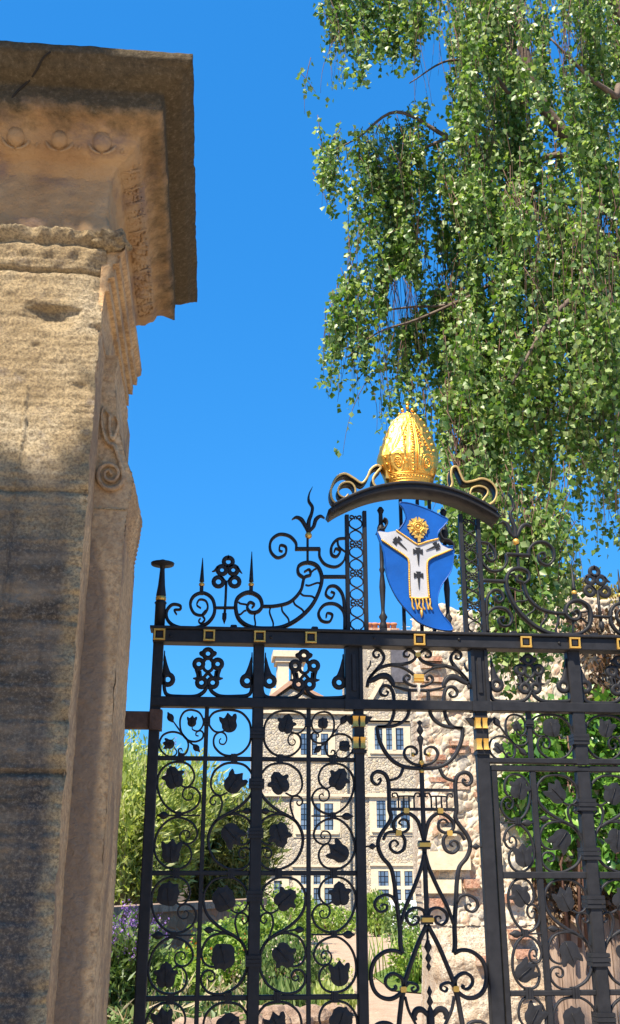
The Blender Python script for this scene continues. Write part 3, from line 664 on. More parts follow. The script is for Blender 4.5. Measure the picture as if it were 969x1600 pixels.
T0a.put(cols(c1, ('r3', 'r2')), screen); T0b.put(cols(c2, ('r3', 'r2')), screen); T0b.put(cols(c3, ('r3', 'r2')), screen, True, 1); T0a.put(cols(c4, ('r3', 'r2')), screen, True, 2)
T1.put(cols(c1, ('r4', 'r3')), screen); T2.put(cols(c2, ('r4', 'r3')), screen, True, 1); T2.put(cols(c3, ('r4', 'r3')), screen, False, 2); T1.put(cols(c4, ('r4', 'r3')), screen, True, 3)
T1.put(cols(c1, ('r5', 'r4')), screen, False, 4); T2.put(cols(c2, ('r5', 'r4')), screen, False, 0); T2.put(cols(c3, ('r5', 'r4')), screen, True, 5); T1.put(cols(c4, ('r5', 'r4')), screen, True, 6)
T1.put(cols(c1, ('r6', 'r5')), screen, False, 2); T2.put(cols(c2, ('r6', 'r5')), screen, True, 3); T2.put(cols(c3, ('r6', 'r5')), screen, False, 4); T1.put(cols(c4, ('r6', 'r5')), screen, True, 1)
xr = [XCR, XWT, XRM, 2 * XRM - XWT, 2 * CX - XL]
T0a.put((XCR + .012, XWT, zR['r3'], zR['r2']), screen, False, 1); T0b.put((XWT, XRM, zR['r3'], zR['r2']), screen, False, 2); T0b.put((XRM, xr[3], zR['r3'], zR['r2']), screen, True, 3); T0a.put((xr[3], xr[4], zR['r3'], zR['r2']), screen, True, 3)
for zk, a in (('r3', 1), ('r4', 1), ('r5', 1)):
    for x in (XL + .112, XT1 + .115, XM + .091, XT2 + .098): ringband(x, zR[zk], .027, .038, screen, True, dep=.030)
for x in (XL + .11, XT2 + .098):
    for a, b in (('r3', 'r4'), ('r4', 'r5')): ringband(x, (zR[a] + zR[b]) / 2, .022, .024, screen, True, dep=.026)
for y in (1147, 1225, 1302, 1400, 1501): ringband(XM, G(402, y)[1], .060, .040, screen, dep=.058)
for x in (XT1, XT2): ringband(x, G(320, 1128)[1], .030, .030, screen, dep=.03)
ringband(XRM, G(903, 1156)[1], .068, .044, screen, dep=.062); ringband(XWT, G(824, 1131)[1], .034, .024, screen, dep=.032)
# --- wicket leaf
ZW = G(829, 1201)[1]; ZW4 = EYE + .026; ZW5 = EYE - .398; XWR = 2 * XRM - XW0
for x in (XW0, XWR):
    mb = MB(); mb.box(x - .011, x + .011, YG - .016, YG + .016, .06, ZW - .0117, ch=.003); part(mb, 'stile', 'black', wicket)
rail(XW0 - .011, XWR + .011, ZW, .023, .032, 'top_rail', wicket)
rail(XW0 + .011, XWR - .011, ZW4, .026, .030, 'rail', wicket); rail(XW0 + .011, XWR - .011, ZW5, .019, .028, 'rail', wicket); rail(XW0 + .011, XWR - .011, ZW5 - .43, .019, .028, 'rail', wicket); rail(XW0 + .011, XWR - .011, .09, .05, .03, 'rail', wicket)
for x in (XWT, 2 * XRM - XWT):
    mb = MB(); mb.box(x - .0115, x + .0115, YG - .012, YG + .012, .115, ZW - .012, ch=.003); part(mb, 'upright', 'black', wicket)
mb = MB(); mb.box(XRM - .026, XRM + .026, YG - .026, YG + .026, .116, ZW - .013, ch=.005); part(mb, 'meeting_post', 'black', wicket)
for z0, z1, s_, f1 in ((ZW4, ZW - .01, 0, True), (ZW5, ZW4, 3, False), (ZW5 - .43, ZW5, 5, True)):
    T1.put((XW0 + .012, XWT, z0, z1), wicket, f1, s_); T2.put((XWT, XRM, z0, z1), wicket, False, s_ + 1)
    T2.put((XRM, 2 * XRM - XWT, z0, z1), wicket, True, s_ + 2)
for zz in (G(926, 1258)[1], G(932, 1334)[1], G(936, 1409)[1], G(944, 1499)[1], G(950, 1592)[1]): ringband(XRM, zz, .072, .048, wicket, dep=.066)
for x in (XW0 + .085, XWT + .105): ringband(x, ZW5, .030, .040, wicket, True, dep=.034)
for x in (XW0 + .085,):
    for a, b in ((ZW, ZW4), (ZW4, ZW5)): ringband(x, (a + b) / 2, .024, .026, wicket, True, dep=.026)

# --- wall bracket at left
q0, q1 = G(196, 1111), G(254, 1140)
mb = MB(); mb.box(q0[0] - .16, XL - .0215, YG - .02, YG + .03, q1[1] + .002, q0[1] - .002, ch=.004); mb.box(XL - .021, XL + .03, YG - .034, YG + .034, q1[1] - .004, q0[1] + .004, ch=.004); part(mb, 'wall_bracket', 'rust')

# --- cresting band between the two upper rails
def zz4(pts, dx=0): return [G(220 + x / 2.85, 740 + y / 2.85) for x, y in pts]
def ring(mb, c, r, hole, y=YG, dep=.018):
    mb.ribbon([(c[0] + (r + hole) / 2 * math.cos(a), c[1] + (r + hole) / 2 * math.sin(a)) for a in np.linspace(0, 2 * math.pi, 17)[:-1]], r - hole, y, dep, closed=True)
def palmette(cxm, off=0):
    mb = MB(); o = G(220 + 303 / 2.85, 740 + 860 / 2.85)
    def q(x, y): p = G(220 + x / 2.85, 740 + y / 2.85); return (p[0] - o[0] + cxm, p[1])
    k = .0026 / 2.85 * 2.85
    px = 1 / 2.85 * (YG / 1600) * .985
    for c in ((303, 802), (262, 848), (346, 848), (274, 931), (324, 931)): ring(mb, q(*c), 30 * px, 10 * px)
    mb.ribbon([q(303, 774), q(303, 784)], [0.0016, 0.0217], YG, .016)
    for s_ in (-1, 1):
        X = lambda x: 303 + s_ * (x - 303)
        mb.ribbon(smoothpts([q(X(325), 810), q(X(335), 800), q(X(320), 790)], 4), [0.0124, 0.0155, 0.0047], YG, .016)
        mb.ribbon(smoothpts([q(X(315), 825), q(X(326), 845), q(X(320), 872), q(303, 884)], 5), [0.0155, 0.0124, 0.0124], YG, .016)
        mb.ribbon(smoothpts([q(X(352), 870), q(X(345), 895), q(X(350), 912), q(X(370), 912)], 5), [0.0217, 0.0202, 0.0170, 0.0031], YG, .016)
        mb.ribbon(smoothpts([q(X(342), 880), q(X(338), 905), q(X(330), 920)], 5), [0.0186, 0.0155], YG, .016)
        mb.ribbon(smoothpts([q(303, 886), q(X(320), 905), q(X(330), 915)], 4), [0.0139, 0.0093], YG, .016)
        mb.ribbon(smoothpts([q(303, 945), q(X(310), 955), q(X(325), 975), q(X(360), 992), q(X(430), 993), q(X(478), 988), q(X(496), 965), q(X(499), 900)], 6), [0.0124, 0.0155, 0.0155, 0.0139], YG, .018)
    part(mb, 'palmette')
def halfpalm(xp, s_, y=YG):
    mb = MB(); px = 1 / 2.85 * (YG / 1600) * .985; zc = lambda yy: G(220 + 120 / 2.85, 740 + yy / 2.85)[1]
    ring(mb, (xp + s_ * 26 * px, zc(917)), 34 * px, 12 * px, y)
    mb.ribbon(smoothpts([(xp + s_ * 8 * px, zc(812)), (xp + s_ * 12 * px, zc(850)), (xp + s_ * 18 * px, zc(885)), (xp + s_ * 22 * px, zc(900))], 4), [.006, .018, .032, .046], y, .016)
    mb.ribbon([(xp + s_ * 6 * px, zc(790)), (xp + s_ * 6 * px, zc(835))], [.004, .020, .008], y, .016)
    part(mb, 'half_palmette')
for a, b in ((XL + .021, XM - .0225), (XM + .0225, XCL - .055)): 
    palmette((a + b) / 2); palmette(2 * CX - (a + b) / 2)
    for xp, s_ in ((a, 1), (b, -1)): halfpalm(xp, s_); halfpalm(2 * CX - xp, -s_)

# --- centre panel
def Z3(pts): return [G(560 + x / 4.4045, 960 + y / 4.4045) for x, y in pts]
def Z4(pts): return [G(560 + x / 4.4045, 1260 + y / 4.4045) for x, y in pts]
def both(pts, w_, name='lyre_scroll', dep=.022, n=6, y=YG):
    for P in (pts, mir(pts)):
        mb = MB(); mb.ribbon(smoothpts(P, n), w_, y, dep); part(mb, name)
tp = [.013, .013, .011, .008, .005]
both(Z3([(60, 500), (75, 440), (120, 385), (165, 330), (176, 290), (152, 250), (117, 247), (102, 272), (118, 296), (142, 290), (140, 272)]), tp)
both(Z3([(70, 450), (130, 380), (210, 350), (300, 345), (360, 328), (392, 300), (388, 268), (350, 245), (315, 262), (318, 288), (345, 292), (352, 276)]), tp)
both(Z3([(210, 352), (290, 362), (345, 388), (385, 420), (400, 450)]), [.006, .010, .010, .010])
both(Z3([(400, 495), (370, 490), (330, 470), (312, 445), (325, 420), (350, 424), (352, 446), (338, 450)]), [.010, .010, .009, .006])
both(Z3([(240, 495), (300, 512), (350, 522), (402, 522)]), [.006, .012, .012])
both(Z3([(62, 470), (100, 452), (150, 425), (200, 428), (232, 465), (240, 495)]), [.010, .022, .026, .022, .012], 'leaf_spray')
both(Z3([(62, 380), (80, 350), (82, 320)]), [.008, .003])
both(Z3([(130, 775), (200, 765), (240, 700), (246, 620), (240, 545), (215, 500), (175, 492), (150, 520), (158, 552), (190, 560), (205, 538), (190, 525)]), [.012, .013, .013, .012, .008, .005])
both(Z3([(130, 776), (240, 768), (310, 735), (345, 680), (352, 600), (350, 520)]), [.012, .013, .013, .012])
both(Z3([(128, 770), (140, 850), (180, 940), (240, 1010), (320, 1050), (432, 1062)]), [.013, .015, .015, .015])
both(Z3([(432, 1040), (375, 1028), (332, 995), (315, 955), (330, 920), (365, 910), (398, 930), (402, 960), (378, 968)]), [.010, .010, .009, .006])
both(Z3([(308, 1058), (290, 1105), (260, 1130), (218, 1142)]), [.012, .011, .010])
both(Z3([(132, 1142), (150, 1128), (152, 1152), (128, 1172), (97, 1150), (95, 1108), (130, 1082), (180, 1098), (206, 1150), (211, 1250), (212, 1340)]) + Z4([(214, 100)])[:0] + Z3([(222, 1410)]) + Z4([(150, 200), (136, 275), (165, 350), (222, 420), (246, 520), (262, 650), (284, 820), (290, 950), (302, 1012)]), [.005, .008, .012, .015, .015, .015, .015, .015, .015, .016, .017])
both(Z4([(302, 1014), (250, 992), (180, 1002), (112, 1060), (86, 1150), (102, 1250), (150, 1308), (220, 1325), (280, 1295), (308, 1250), (300, 1185), (240, 1150), (192, 1180), (190, 1228), (228, 1262), (258, 1250), (250, 1232)]), [.014, .015, .015, .015, .013, .010, .012])
both(Z4([(455, 255), (436, 180), (405, 95), (345, 48), (285, 62), (243, 110), (250, 158), (300, 180), (343, 155), (340, 105), (305, 88), (280, 112), (300, 130)]), [.013, .014, .013, .011, .008, .005])
both(Z4([(170, 230), (200, 182), (270, 178), (318, 225), (310, 295), (262, 320), (222, 290), (222, 250), (252, 234), (274, 258), (256, 276)]), [.010, .012, .012, .010, .008, .005])
both(Z4([(455, 315), (430, 430), (382, 560), (322, 700), (290, 815)]), [.012, .014, .014, .010])
both(Z4([(465, 770), (445, 715), (392, 698), (342, 728), (332, 778), (368, 815), (408, 800), (412, 765), (385, 757), (376, 776)]), [.011, .011, .010, .008, .005])
both(Z4([(262, 670), (232, 622), (180, 610), (125, 640), (114, 690), (150, 726), (190, 712), (196, 682), (170, 674), (160, 690)]), [.012, .011, .010, .008, .005])
both(Z4([(470, 815), (405, 960), (345, 1130), (310, 1240)]), .016)
both(Z4([(318, 1245), (350, 1215), (400, 1228), (410, 1258), (382, 1276), (366, 1255), (385, 1240)]), [.011, .010, .008, .005])
both(Z4([(312, 1265), (298, 1330), (290, 1400), (280, 1500), (270, 1700)]), .017)
both(Z4([(322, 1310), (345, 1400), (385, 1480), (440, 1580)]), .009)
both(Z4([(90, 1700), (90, 1560), (130, 1500), (190, 1488), (240, 1510), (262, 1570)]), .012)
both(Z4([(55, 275), (95, 275), (140, 275)]), [.006, .008, .026, .008, .008], 'spacer')
for zy, a0 in ((1207, 218), (1340, 222)):
    p = Z3([(a0, zy)])[0]; mb = MB(); mb.box(p[0], 2 * CX - p[0], YG - .007, YG + .007, p[1] - .006, p[1] + .006); part(mb, 'tie_bar')
for x in (275, 312, 348, 382):
    p, q = Z3([(x, 1250)])[0], Z3([(x, 1335)])[0]
    both([(p[0], p[1]), (p[0], (p[1] + q[1]) / 2), (p[0], q[1])], .006, 'baluster', .010)
both(Z3([(275, 1262), (262, 1232), (236, 1234), (236, 1254), (252, 1252)]), [.006, .006, .004], dep=.012); both(Z3([(382, 1262), (395, 1232), (420, 1234), (420, 1254), (405, 1252)]), [.006, .006, .004], dep=.012)
both(Z3([(275, 1252), (330, 1250), (384, 1252)]), .006, 'tie_bar', .010)
zc = lambda y: G(656, y)[1]
def cz(z3): return G(655, 960 + z3 / 4.4045)[1]
def cz4(z4): return G(665, 1260 + z4 / 4.4045)[1]
mb = MB(); mb.box(CX - .0085, CX + .0085, YG - .0087, YG + .0087, cz4(750), cz(1090), ch=.002); part(mb, 'centre_rod')
mb = MB(); mb.lathe(CX, YG, [(.002, cz(728)), (.012, cz(745)), (.004, cz(762)), (.014, cz(795)), (.014, cz(805)), (.004, cz(830)), (.014, cz(850)), (.012, cz(870)), (.007, cz(900)), (.006, cz(950)), (.008, cz(1015))][::-1], 6); part(mb, 'centre_spike')
mb = MB(); mb.ball((CX, YG, cz(1025)), .013, sz=1.1); mb.ball((CX, YG, cz(1080)), .011); part(mb, 'gilt_bead', 'gold2')
for s_ in (-1, 1):
    p = Z3([(378, 965)])[0]; mb = MB(); mb.ball((CX + s_ * (CX - p[0]), YG, p[1]), .009); part(mb, 'gilt_bead', 'gold2')
for z, hw in ((cz4(265), .021), (cz4(780), .021)):
    mb = MB(); mb.box(CX - hw, CX + hw, YG - .020, YG + .020, z - .016, z + .016); part(mb, 'centre_collar')
    mb = MB(); mb.box(CX - hw - .002, CX + hw + .002, YG - .0235, YG + .0235, z - .008, z + .008, ch=.002); part(mb, 'gilt_band', 'gold2')
mb = MB(); a, b = cz(440), cz(282); mb.box(CX - .021, CX + .021, YG - .020, YG + .018, a - .006, a + .014, ch=.003); mb.box(CX - .021, CX + .021, YG - .020, YG + .018, a - .017, a - .0075, ch=.003); mb.box(CX - .011, CX + .011, YG - .018, YG + .016, b - .009, b + .009, ch=.003); part(mb, 'gilt_band', 'gold2')
for s_ in (-1, 1):
    for p in (Z4([(328, 30)])[0], Z4([(275, 182)])[0], Z4([(308, 1258)])[0]):
        x = CX + s_ * (CX - p[0]); mb = MB(); mb.box(x - .011, x + .011, YG - .015, YG + .015, p[1] - .010, p[1] + .010, ch=.003); part(mb, 'gilt_band', 'gold2')
mb = MB(); zt = cz4(835)
mb.lathe(CX, YG, [(.005, zt), (.005, cz4(920)), (.016, cz4(968)), (.004, cz4(1010)), (.013, cz4(1045)), (.004, cz4(1078)), (.010, cz4(1103)), (.001, cz4(1137))][::-1], 6); part(mb, 'drop_pendant')
mb = MB(); mb.lathe(CX, YG, [(.001, cz4(1232)), (.011, cz4(1275)), (.004, cz4(1305)), (.013, cz4(1345)), (.005, cz4(1372)), (.010, cz4(1395)), (.016, cz4(1440)), (.016, cz4(1520)), (.016, .1)][::-1], 8)
for s_ in (-1, 1): mb.ribbon(smoothpts([(CX + s_ * a, cz4(b)) for a, b in ((.008, 1440), (.030, 1400), (.052, 1402), (.062, 1440), (.056, 1470))], 6), [.016, .022, .022, .012], YG, .02)
part(mb, 'lower_finial')
# hinge collars
for x, s_ in ((XCL, 1), (XCR, -1)):
    z0 = G(560, 1129)[1]; z1 = G(560, 1162)[1]
    mb = MB(); mb.box(x - .031, x + .026, YG - .033, YG + .03, z0 + .022, z0 + .030); mb.box(x - .022, x + .020, YG - .028, YG + .028, z1 - .026, z0 + .022); mb.box(x - .026, x + .028, YG - .031, YG + .03, z1 - .04, z1 - .026)
    for k in (-1, 1): mb.plate([(x + k * .026, z0 + .026), (x + k * .060, z0 + .024), (x + k * .036, z0 - .006), (x + k * .026, z0 - .010)][::k], YG - .01, .02)
    part(mb, 'hinge_block')
    for zc_, h in ((z0, .021), (z1, .022)):
        mb = MB()
        for a, b in ((-.026, -.006), (.004, .022)):
            n_ = 7; vs = []
            for i in range(n_):
                t = i / (n_ - 1); bulge = .006 * (2 * t - 1) ** 2
                vs += [(x + a - bulge * .4, YG - .034 - bulge, zc_ - h + 2 * h * t), (x + b + bulge * .4, YG - .034 - bulge, zc_ - h + 2 * h * t), (x + b, YG + .02, zc_ - h + 2 * h * t), (x + a, YG + .02, zc_ - h + 2 * h * t)]
            mb.add(vs, [(i * 4 + k, i * 4 + (k + 1) % 4, i * 4 + 4 + (k + 1) % 4, i * 4 + 4 + k) for i in range(n_ - 1) for k in range(4)] + [(3, 2, 1, 0), tuple(range(n_ * 4 - 4, n_ * 4))])
        part(mb, 'gilt_hinge_collar', 'gold2')

# --- overthrow
def Zo(pts): return [G(220 + x / 2.85, 740 + y / 2.85) for x, y in pts]
both(Zo([(160, 628), (150, 608), (175, 605), (175, 588), (140, 584), (115, 615), (122, 655), (160, 682), (230, 690), (295, 668), (328, 620), (320, 560), (280, 532), (238, 545), (221, 582), (238, 622), (275, 630), (298, 600), (290, 568), (262, 562), (250, 585), (268, 600)]), [.006, .010, .013, .014, .014, .013, .010, .007, .005], name='crest_scroll')
both(Zo([(290, 610), (275, 630), (285, 650), (270, 668), (258, 658), (266, 645)]), [.008, .007, .005], name='crest_scroll')
both(Zo([(330, 598), (375, 598), (425, 598)]), .010, 'tie_bar')
both(Zo([(540, 592), (600, 590), (665, 572), (712, 522), (728, 465), (755, 452), (750, 428), (728, 438)]), [.012, .013, .013, .010, .006], dep=.026, name='crest_scroll')
both(Zo([(728, 466), (702, 445), (704, 412), (742, 397), (785, 412), (806, 462), (795, 522), (760, 590), (700, 648), (630, 684), (560, 691), (490, 684), (440, 652), (423, 602), (432, 555), (478, 530), (525, 548), (540, 588), (522, 615), (490, 618), (474, 596), (486, 574), (506, 584), (495, 598)]), [.010, .013, .015, .016, .016, .016, .015, .013, .010, .006], dep=.032, name='crest_scroll')
for a, b in (((435, 572), (477, 590)), ((437, 628), (470, 610)), ((512, 622), (505, 685)), ((578, 596), (586, 690)), ((628, 595), (660, 665)), ((680, 568), (727, 622)), ((712, 534), (775, 556)), ((733, 496), (802, 490)), ((752, 440), (782, 425))):
    mx, my = (a[0] + b[0]) / 2, (a[1] + b[1]) / 2; dx, dy = (b[0] - a[0]) * .25, (b[1] - a[1]) * .25; ox, oy = -dy * .25, dx * .25
    both(Zo([a, (mx - dx + ox, my - dy + oy), (mx + dx - ox, my + dy - oy), b]), .007, 'spoke', .014)
both(Zo([(743, 285), (743, 340), (743, 400)]), .010, 'stem', .014)
both(Zo([(688, 336), (745, 336), (798, 336)]), .013, 'tie_bar', .03)
both(Zo([(692, 340), (690, 308), (660, 278), (615, 272), (580, 300), (578, 345), (608, 375), (643, 360), (646, 328), (622, 320), (618, 342), (632, 348)]), [.010, .011, .011, .010, .008, .005], dep=.026, name='crest_scroll')
both(Zo([(796, 336), (797, 372), (822, 405), (868, 416), (902, 392), (915, 350)]), [.010, .010, .010, .006], dep=.026, name='crest_scroll')
both(Zo([(915, 288), (875, 294), (850, 325), (850, 360), (872, 370), (888, 345), (868, 335), (862, 350)]), [.008, .011, .011, .009, .006], dep=.026, name='crest_scroll')
both(Zo([(876, 298), (882, 325), (912, 350)]), [.008, .007, .004], dep=.02, name='crest_scroll')
both(Zo([(806, 460), (860, 460), (916, 460)]), .014, 'tie_bar', .026)
both(Zo([(908, 695), (905, 620), (870, 583), (820, 584), (792, 620), (805, 655), (840, 660), (853, 630), (830, 622), (826, 642)]), [.012, .012, .011, .009, .006], dep=.026, name='crest_scroll')
both(Zo([(908, 620), (900, 545), (872, 505), (838, 505), (824, 538), (848, 556), (862, 535), (846, 526)]), [.012, .012, .010, .008, .006], dep=.026, name='crest_scroll')
px = YG / 1600
for m_ in (False, True):
    f_ = (lambda p: (2 * CX - p[0], p[1])) if m_ else (lambda p: p)
    for tx, ty, by in ((272, 375, 482), (492, 347, 482)):
        a = f_(Zo([(tx, ty)])[0]); c = f_(Zo([(tx, by)])[0]); d = f_(Zo([(tx, 494)])[0]); e = f_(Zo([(tx, 535)])[0])
        mb = MB(); mb.lathe(c[0], YG, [(.0015, a[1]), (.009, c[1] + .012), (.0105, c[1])][::-1], 4); part(mb, 'spike')
        mb = MB(); mb.box(c[0] - .008, c[0] + .008, YG - .008, YG + .008, e[1] - .005, d[1] - .006); part(mb, 'spike_base')
        mb = MB(); mb.ball((c[0], YG, d[1]), .0125, sz=.85); part(mb, 'gilt_ball', 'gold2')
    # cut plate trefoil
    mb = MB(); k = px / 2.85
    for c, r, h in (((390, 393), 27, 11), ((362, 430), 26, 9), ((412, 430), 26, 9), ((346, 482), 28, 12), ((418, 482), 28, 12)):
        ring(mb, f_(Zo([c])[0]), r * k * 1.15, h * k, dep=.012)
    mb.ribbon([f_(q) for q in Zo([(390, 362), (390, 385)])], [.001, .018], YG, .012)
    for a, b, c in (((345, 415), (330, 432), (317, 437)), ((428, 415), (440, 432), (452, 446))): mb.ribbon(smoothpts([f_(q) for q in Zo([a, b, c])], 4), [.014, .010, .002], YG, .012)
    for s2 in (-1, 1): mb.ribbon([f_(q) for q in Zo([(383 + s2 * 30, 455), (383 + s2 * 6, 480)])], .010, YG, .012)
    mb.ribbon([f_(q) for q in Zo([(386, 410), (386, 425)])], .014, YG, .012)
    part(mb, 'trefoil')
    mb = MB(); mb.ribbon([f_(q) for q in Zo([(381, 478), (378, 560), (374, 625)])], .011, YG, .014); mb.ribbon([f_(q) for q in Zo([(373, 622), (372, 645), (372, 670)])], [.018, .022, .016, .001], YG, .018); part(mb, 'trefoil_stem')
    # flame finial
    mb = MB(); mb.ribbon(smoothpts([f_(q) for q in Zo([(747, 262), (748, 215), (760, 180), (764, 150), (748, 122), (750, 92), (765, 60)])], 6), [.020, .018, .015, .013, .011, .007, .001], YG, .02)
    mb.ribbon(smoothpts([f_(q) for q in Zo([(743, 258), (732, 232), (715, 205), (693, 195), (673, 205)])], 5), [.010, .016, .018, .012, .002], YG, .02)
    mb.ribbon(smoothpts([f_(q) for q in Zo([(751, 258), (770, 235), (780, 205), (800, 190), (819, 200)])], 5), [.010, .016, .018, .012, .002], YG, .02)
    part(mb, 'flame_finial')
    c = f_(Zo([(747, 276)])[0]); mb = MB(); mb.ball((c[0], YG, c[1]), .0155); part(mb, 'gilt_ball', 'gold2')
    # end post finial with disc
    xx = (2 * CX - XL) if m_ else XL; c = lambda y: G(253, y)[1]
    mb = MB(); mb.lathe(xx, YG, [(.022, zR['top'] + .03), (.022, c(945)), (.026, c(942)), (.017, c(938)), (.021, c(930)), (.015, c(915)), (.010, c(890)), (.012, c(884)), (.048, c(883)), (.050, c(880)), (.030, c(878)), (.003, c(874))], 18); part(mb, 'post_finial')
    mb = MB(); mb.lathe(xx, YG, [(.018, c(939)), (.022, c(938)), (.022, c(933)), (.018, c(932))], 16); part(mb, 'gilt_ring', 'gold2')
def Z5(pts): return [G(500 + x / 3.23, 620 + y / 3.23) for x, y in pts]
# lattice columns
xa, xb = G(543, 900)[0], G(571, 900)[0]
zl0, zl1 = zR['top'] + .038, G(560, 806)[1]
for m_ in (False, True):
    f_ = (lambda x: 2 * CX - x) if m_ else (lambda x: x)
    for x in (xa, xb):
        mb = MB(); mb.box(f_(x) - .0085, f_(x) + .0085, YG - .014, YG + .014, zl0, zl1 + (.02 if x == xb else 0), ch=.002); part(mb, 'lattice_upright')
    xm = f_((xa + xb) / 2); hw = (xb - xa) / 2 - .009; nn_ = 4; H = (zl1 - zl0) / nn_
    for i in range(nn_):
        z0 = zl0 + i * H; mb = MB()
        for s_ in (-1, 1):
            mb.ribbon(smoothpts([(xm, z0 + H * .02), (xm + s_ * hw * .35, z0 + H * .10), (xm + s_ * hw * .9, z0 + H * .22), (xm + s_ * hw * .8, z0 + H * .38), (xm, z0 + H * .5), (xm - s_ * hw * .8, z0 + H * .62), (xm - s_ * hw * .9, z0 + H * .78), (xm - s_ * hw * .35, z0 + H * .9), (xm, z0 + H * .98)], 4), .005, YG, .012)
            mb.ribbon(smoothpts([(xm + s_ * hw * .1, z0 + H * .12), (xm + s_ * hw * .35, z0 + H * .02), (xm + s_ * hw * .75, z0 - H * .02), (xm + s_ * hw * .8, z0 + H * .08), (xm + s_ * hw * .5, z0 + H * .09)], 4), .005, YG, .012)
            mb.ribbon(smoothpts([(xm + s_ * hw * .1, z0 + H * .88), (xm + s_ * hw * .35, z0 + H * .98), (xm + s_ * hw * .75, z0 + H * .99), (xm + s_ * hw * .8, z0 + H * .91), (xm + s_ * hw * .5, z0 + H * .90)], 4), .005, YG, .012)
        mb.ball((xm, YG, z0 + H * .5), .006)
        part(mb, 'lattice_scroll')
# balusters and bars behind the shield
zt_ = G(640, 780)[1]
for x in (G(597, 880)[0], 2 * CX - G(597, 880)[0]):
    c = lambda y: G(600, 620 + y / 3.23)[1]
    mb = MB(); mb.lathe(x, YG + .005, [(.007, c(556)), (.016, c(572)), (.009, c(590)), (.010, c(640)), (.017, c(660)), (.018, c(690)), (.009, c(705)), (.009, c(860)), (.013, c(872)), (.008, c(890)), (.012, c(930)), (.014, c(960)), (.008, c(1070)), (.009, c(1090)), (.019, c(1110)), (.011, c(1130)), (.016, c(1150)), (.016, c(1185))][::-1], 12); part(mb, 'baluster')
for x in (G(630, 900)[0], G(657, 900)[0], 2 * CX - G(630, 900)[0] + .03):
    mb = MB(); mb.box(x - .007, x + .007, YG + .002, YG + .016, zl0, zt_); part(mb, 'bar')
# arched canopy
arc = smoothpts(Z5([(x_, 480 + (y_ - 474) * .86) for x_, y_ in [(42, 642), (66, 606), (150, 548), (225, 512), (300, 490), (380, 477), (455, 474), (530, 480), (600, 496), (680, 524), (760, 562), (830, 598), (888, 632)]]), 5)
arc = [((p[0] + 2 * CX - q[0]) / 2, (p[1] + q[1]) / 2) for p, q in zip(arc, arc[::-1])]
mb = MB(); mb.ribbon(arc, [.020, .026, .030, .030, .030, .026, .020], YG - .01, .13, ch=.05); mb.ribbon([(p[0], p[1] + .014) for p in arc[2:-2]], .010, YG - .01, .15, ch=.1)
part(mb, 'arched_canopy')
# gilt edged ribbon scrolls on the canopy
sc = [(300, 478), (268, 462), (262, 430), (280, 400), (300, 375), (280, 364), (250, 385), (232, 425), (205, 452), (165, 428), (120, 405), (78, 425), (52, 480), (55, 530), (85, 558), (125, 552), (165, 525), (172, 480), (148, 450), (110, 452), (88, 480), (92, 510), (120, 525), (138, 508)]
sc2 = [(610, 485), (640, 482), (658, 455), (652, 410), (658, 376), (682, 372), (700, 410), (720, 445), (760, 442), (810, 430), (855, 450), (880, 490), (872, 535), (840, 560), (805, 550), (835, 505), (828, 480), (795, 468), (758, 478), (748, 510), (770, 520)]
for s_ in (sc, sc2):
    P = smoothpts(Z5(s_), 6); mb = MB(); mb.ribbon(P, [.008, .008, .007, .006], YG - .01, .058); o_ = part(mb, 'ribbon_scroll')
    mb = MB(); mb.ribbon(P, [.0105, .0105, .009, .008], YG - .042, .006); mb.ribbon(P, [.0105, .0105, .009, .008], YG + .022, .006); part(mb, 'gilt_edge', 'oldgold')

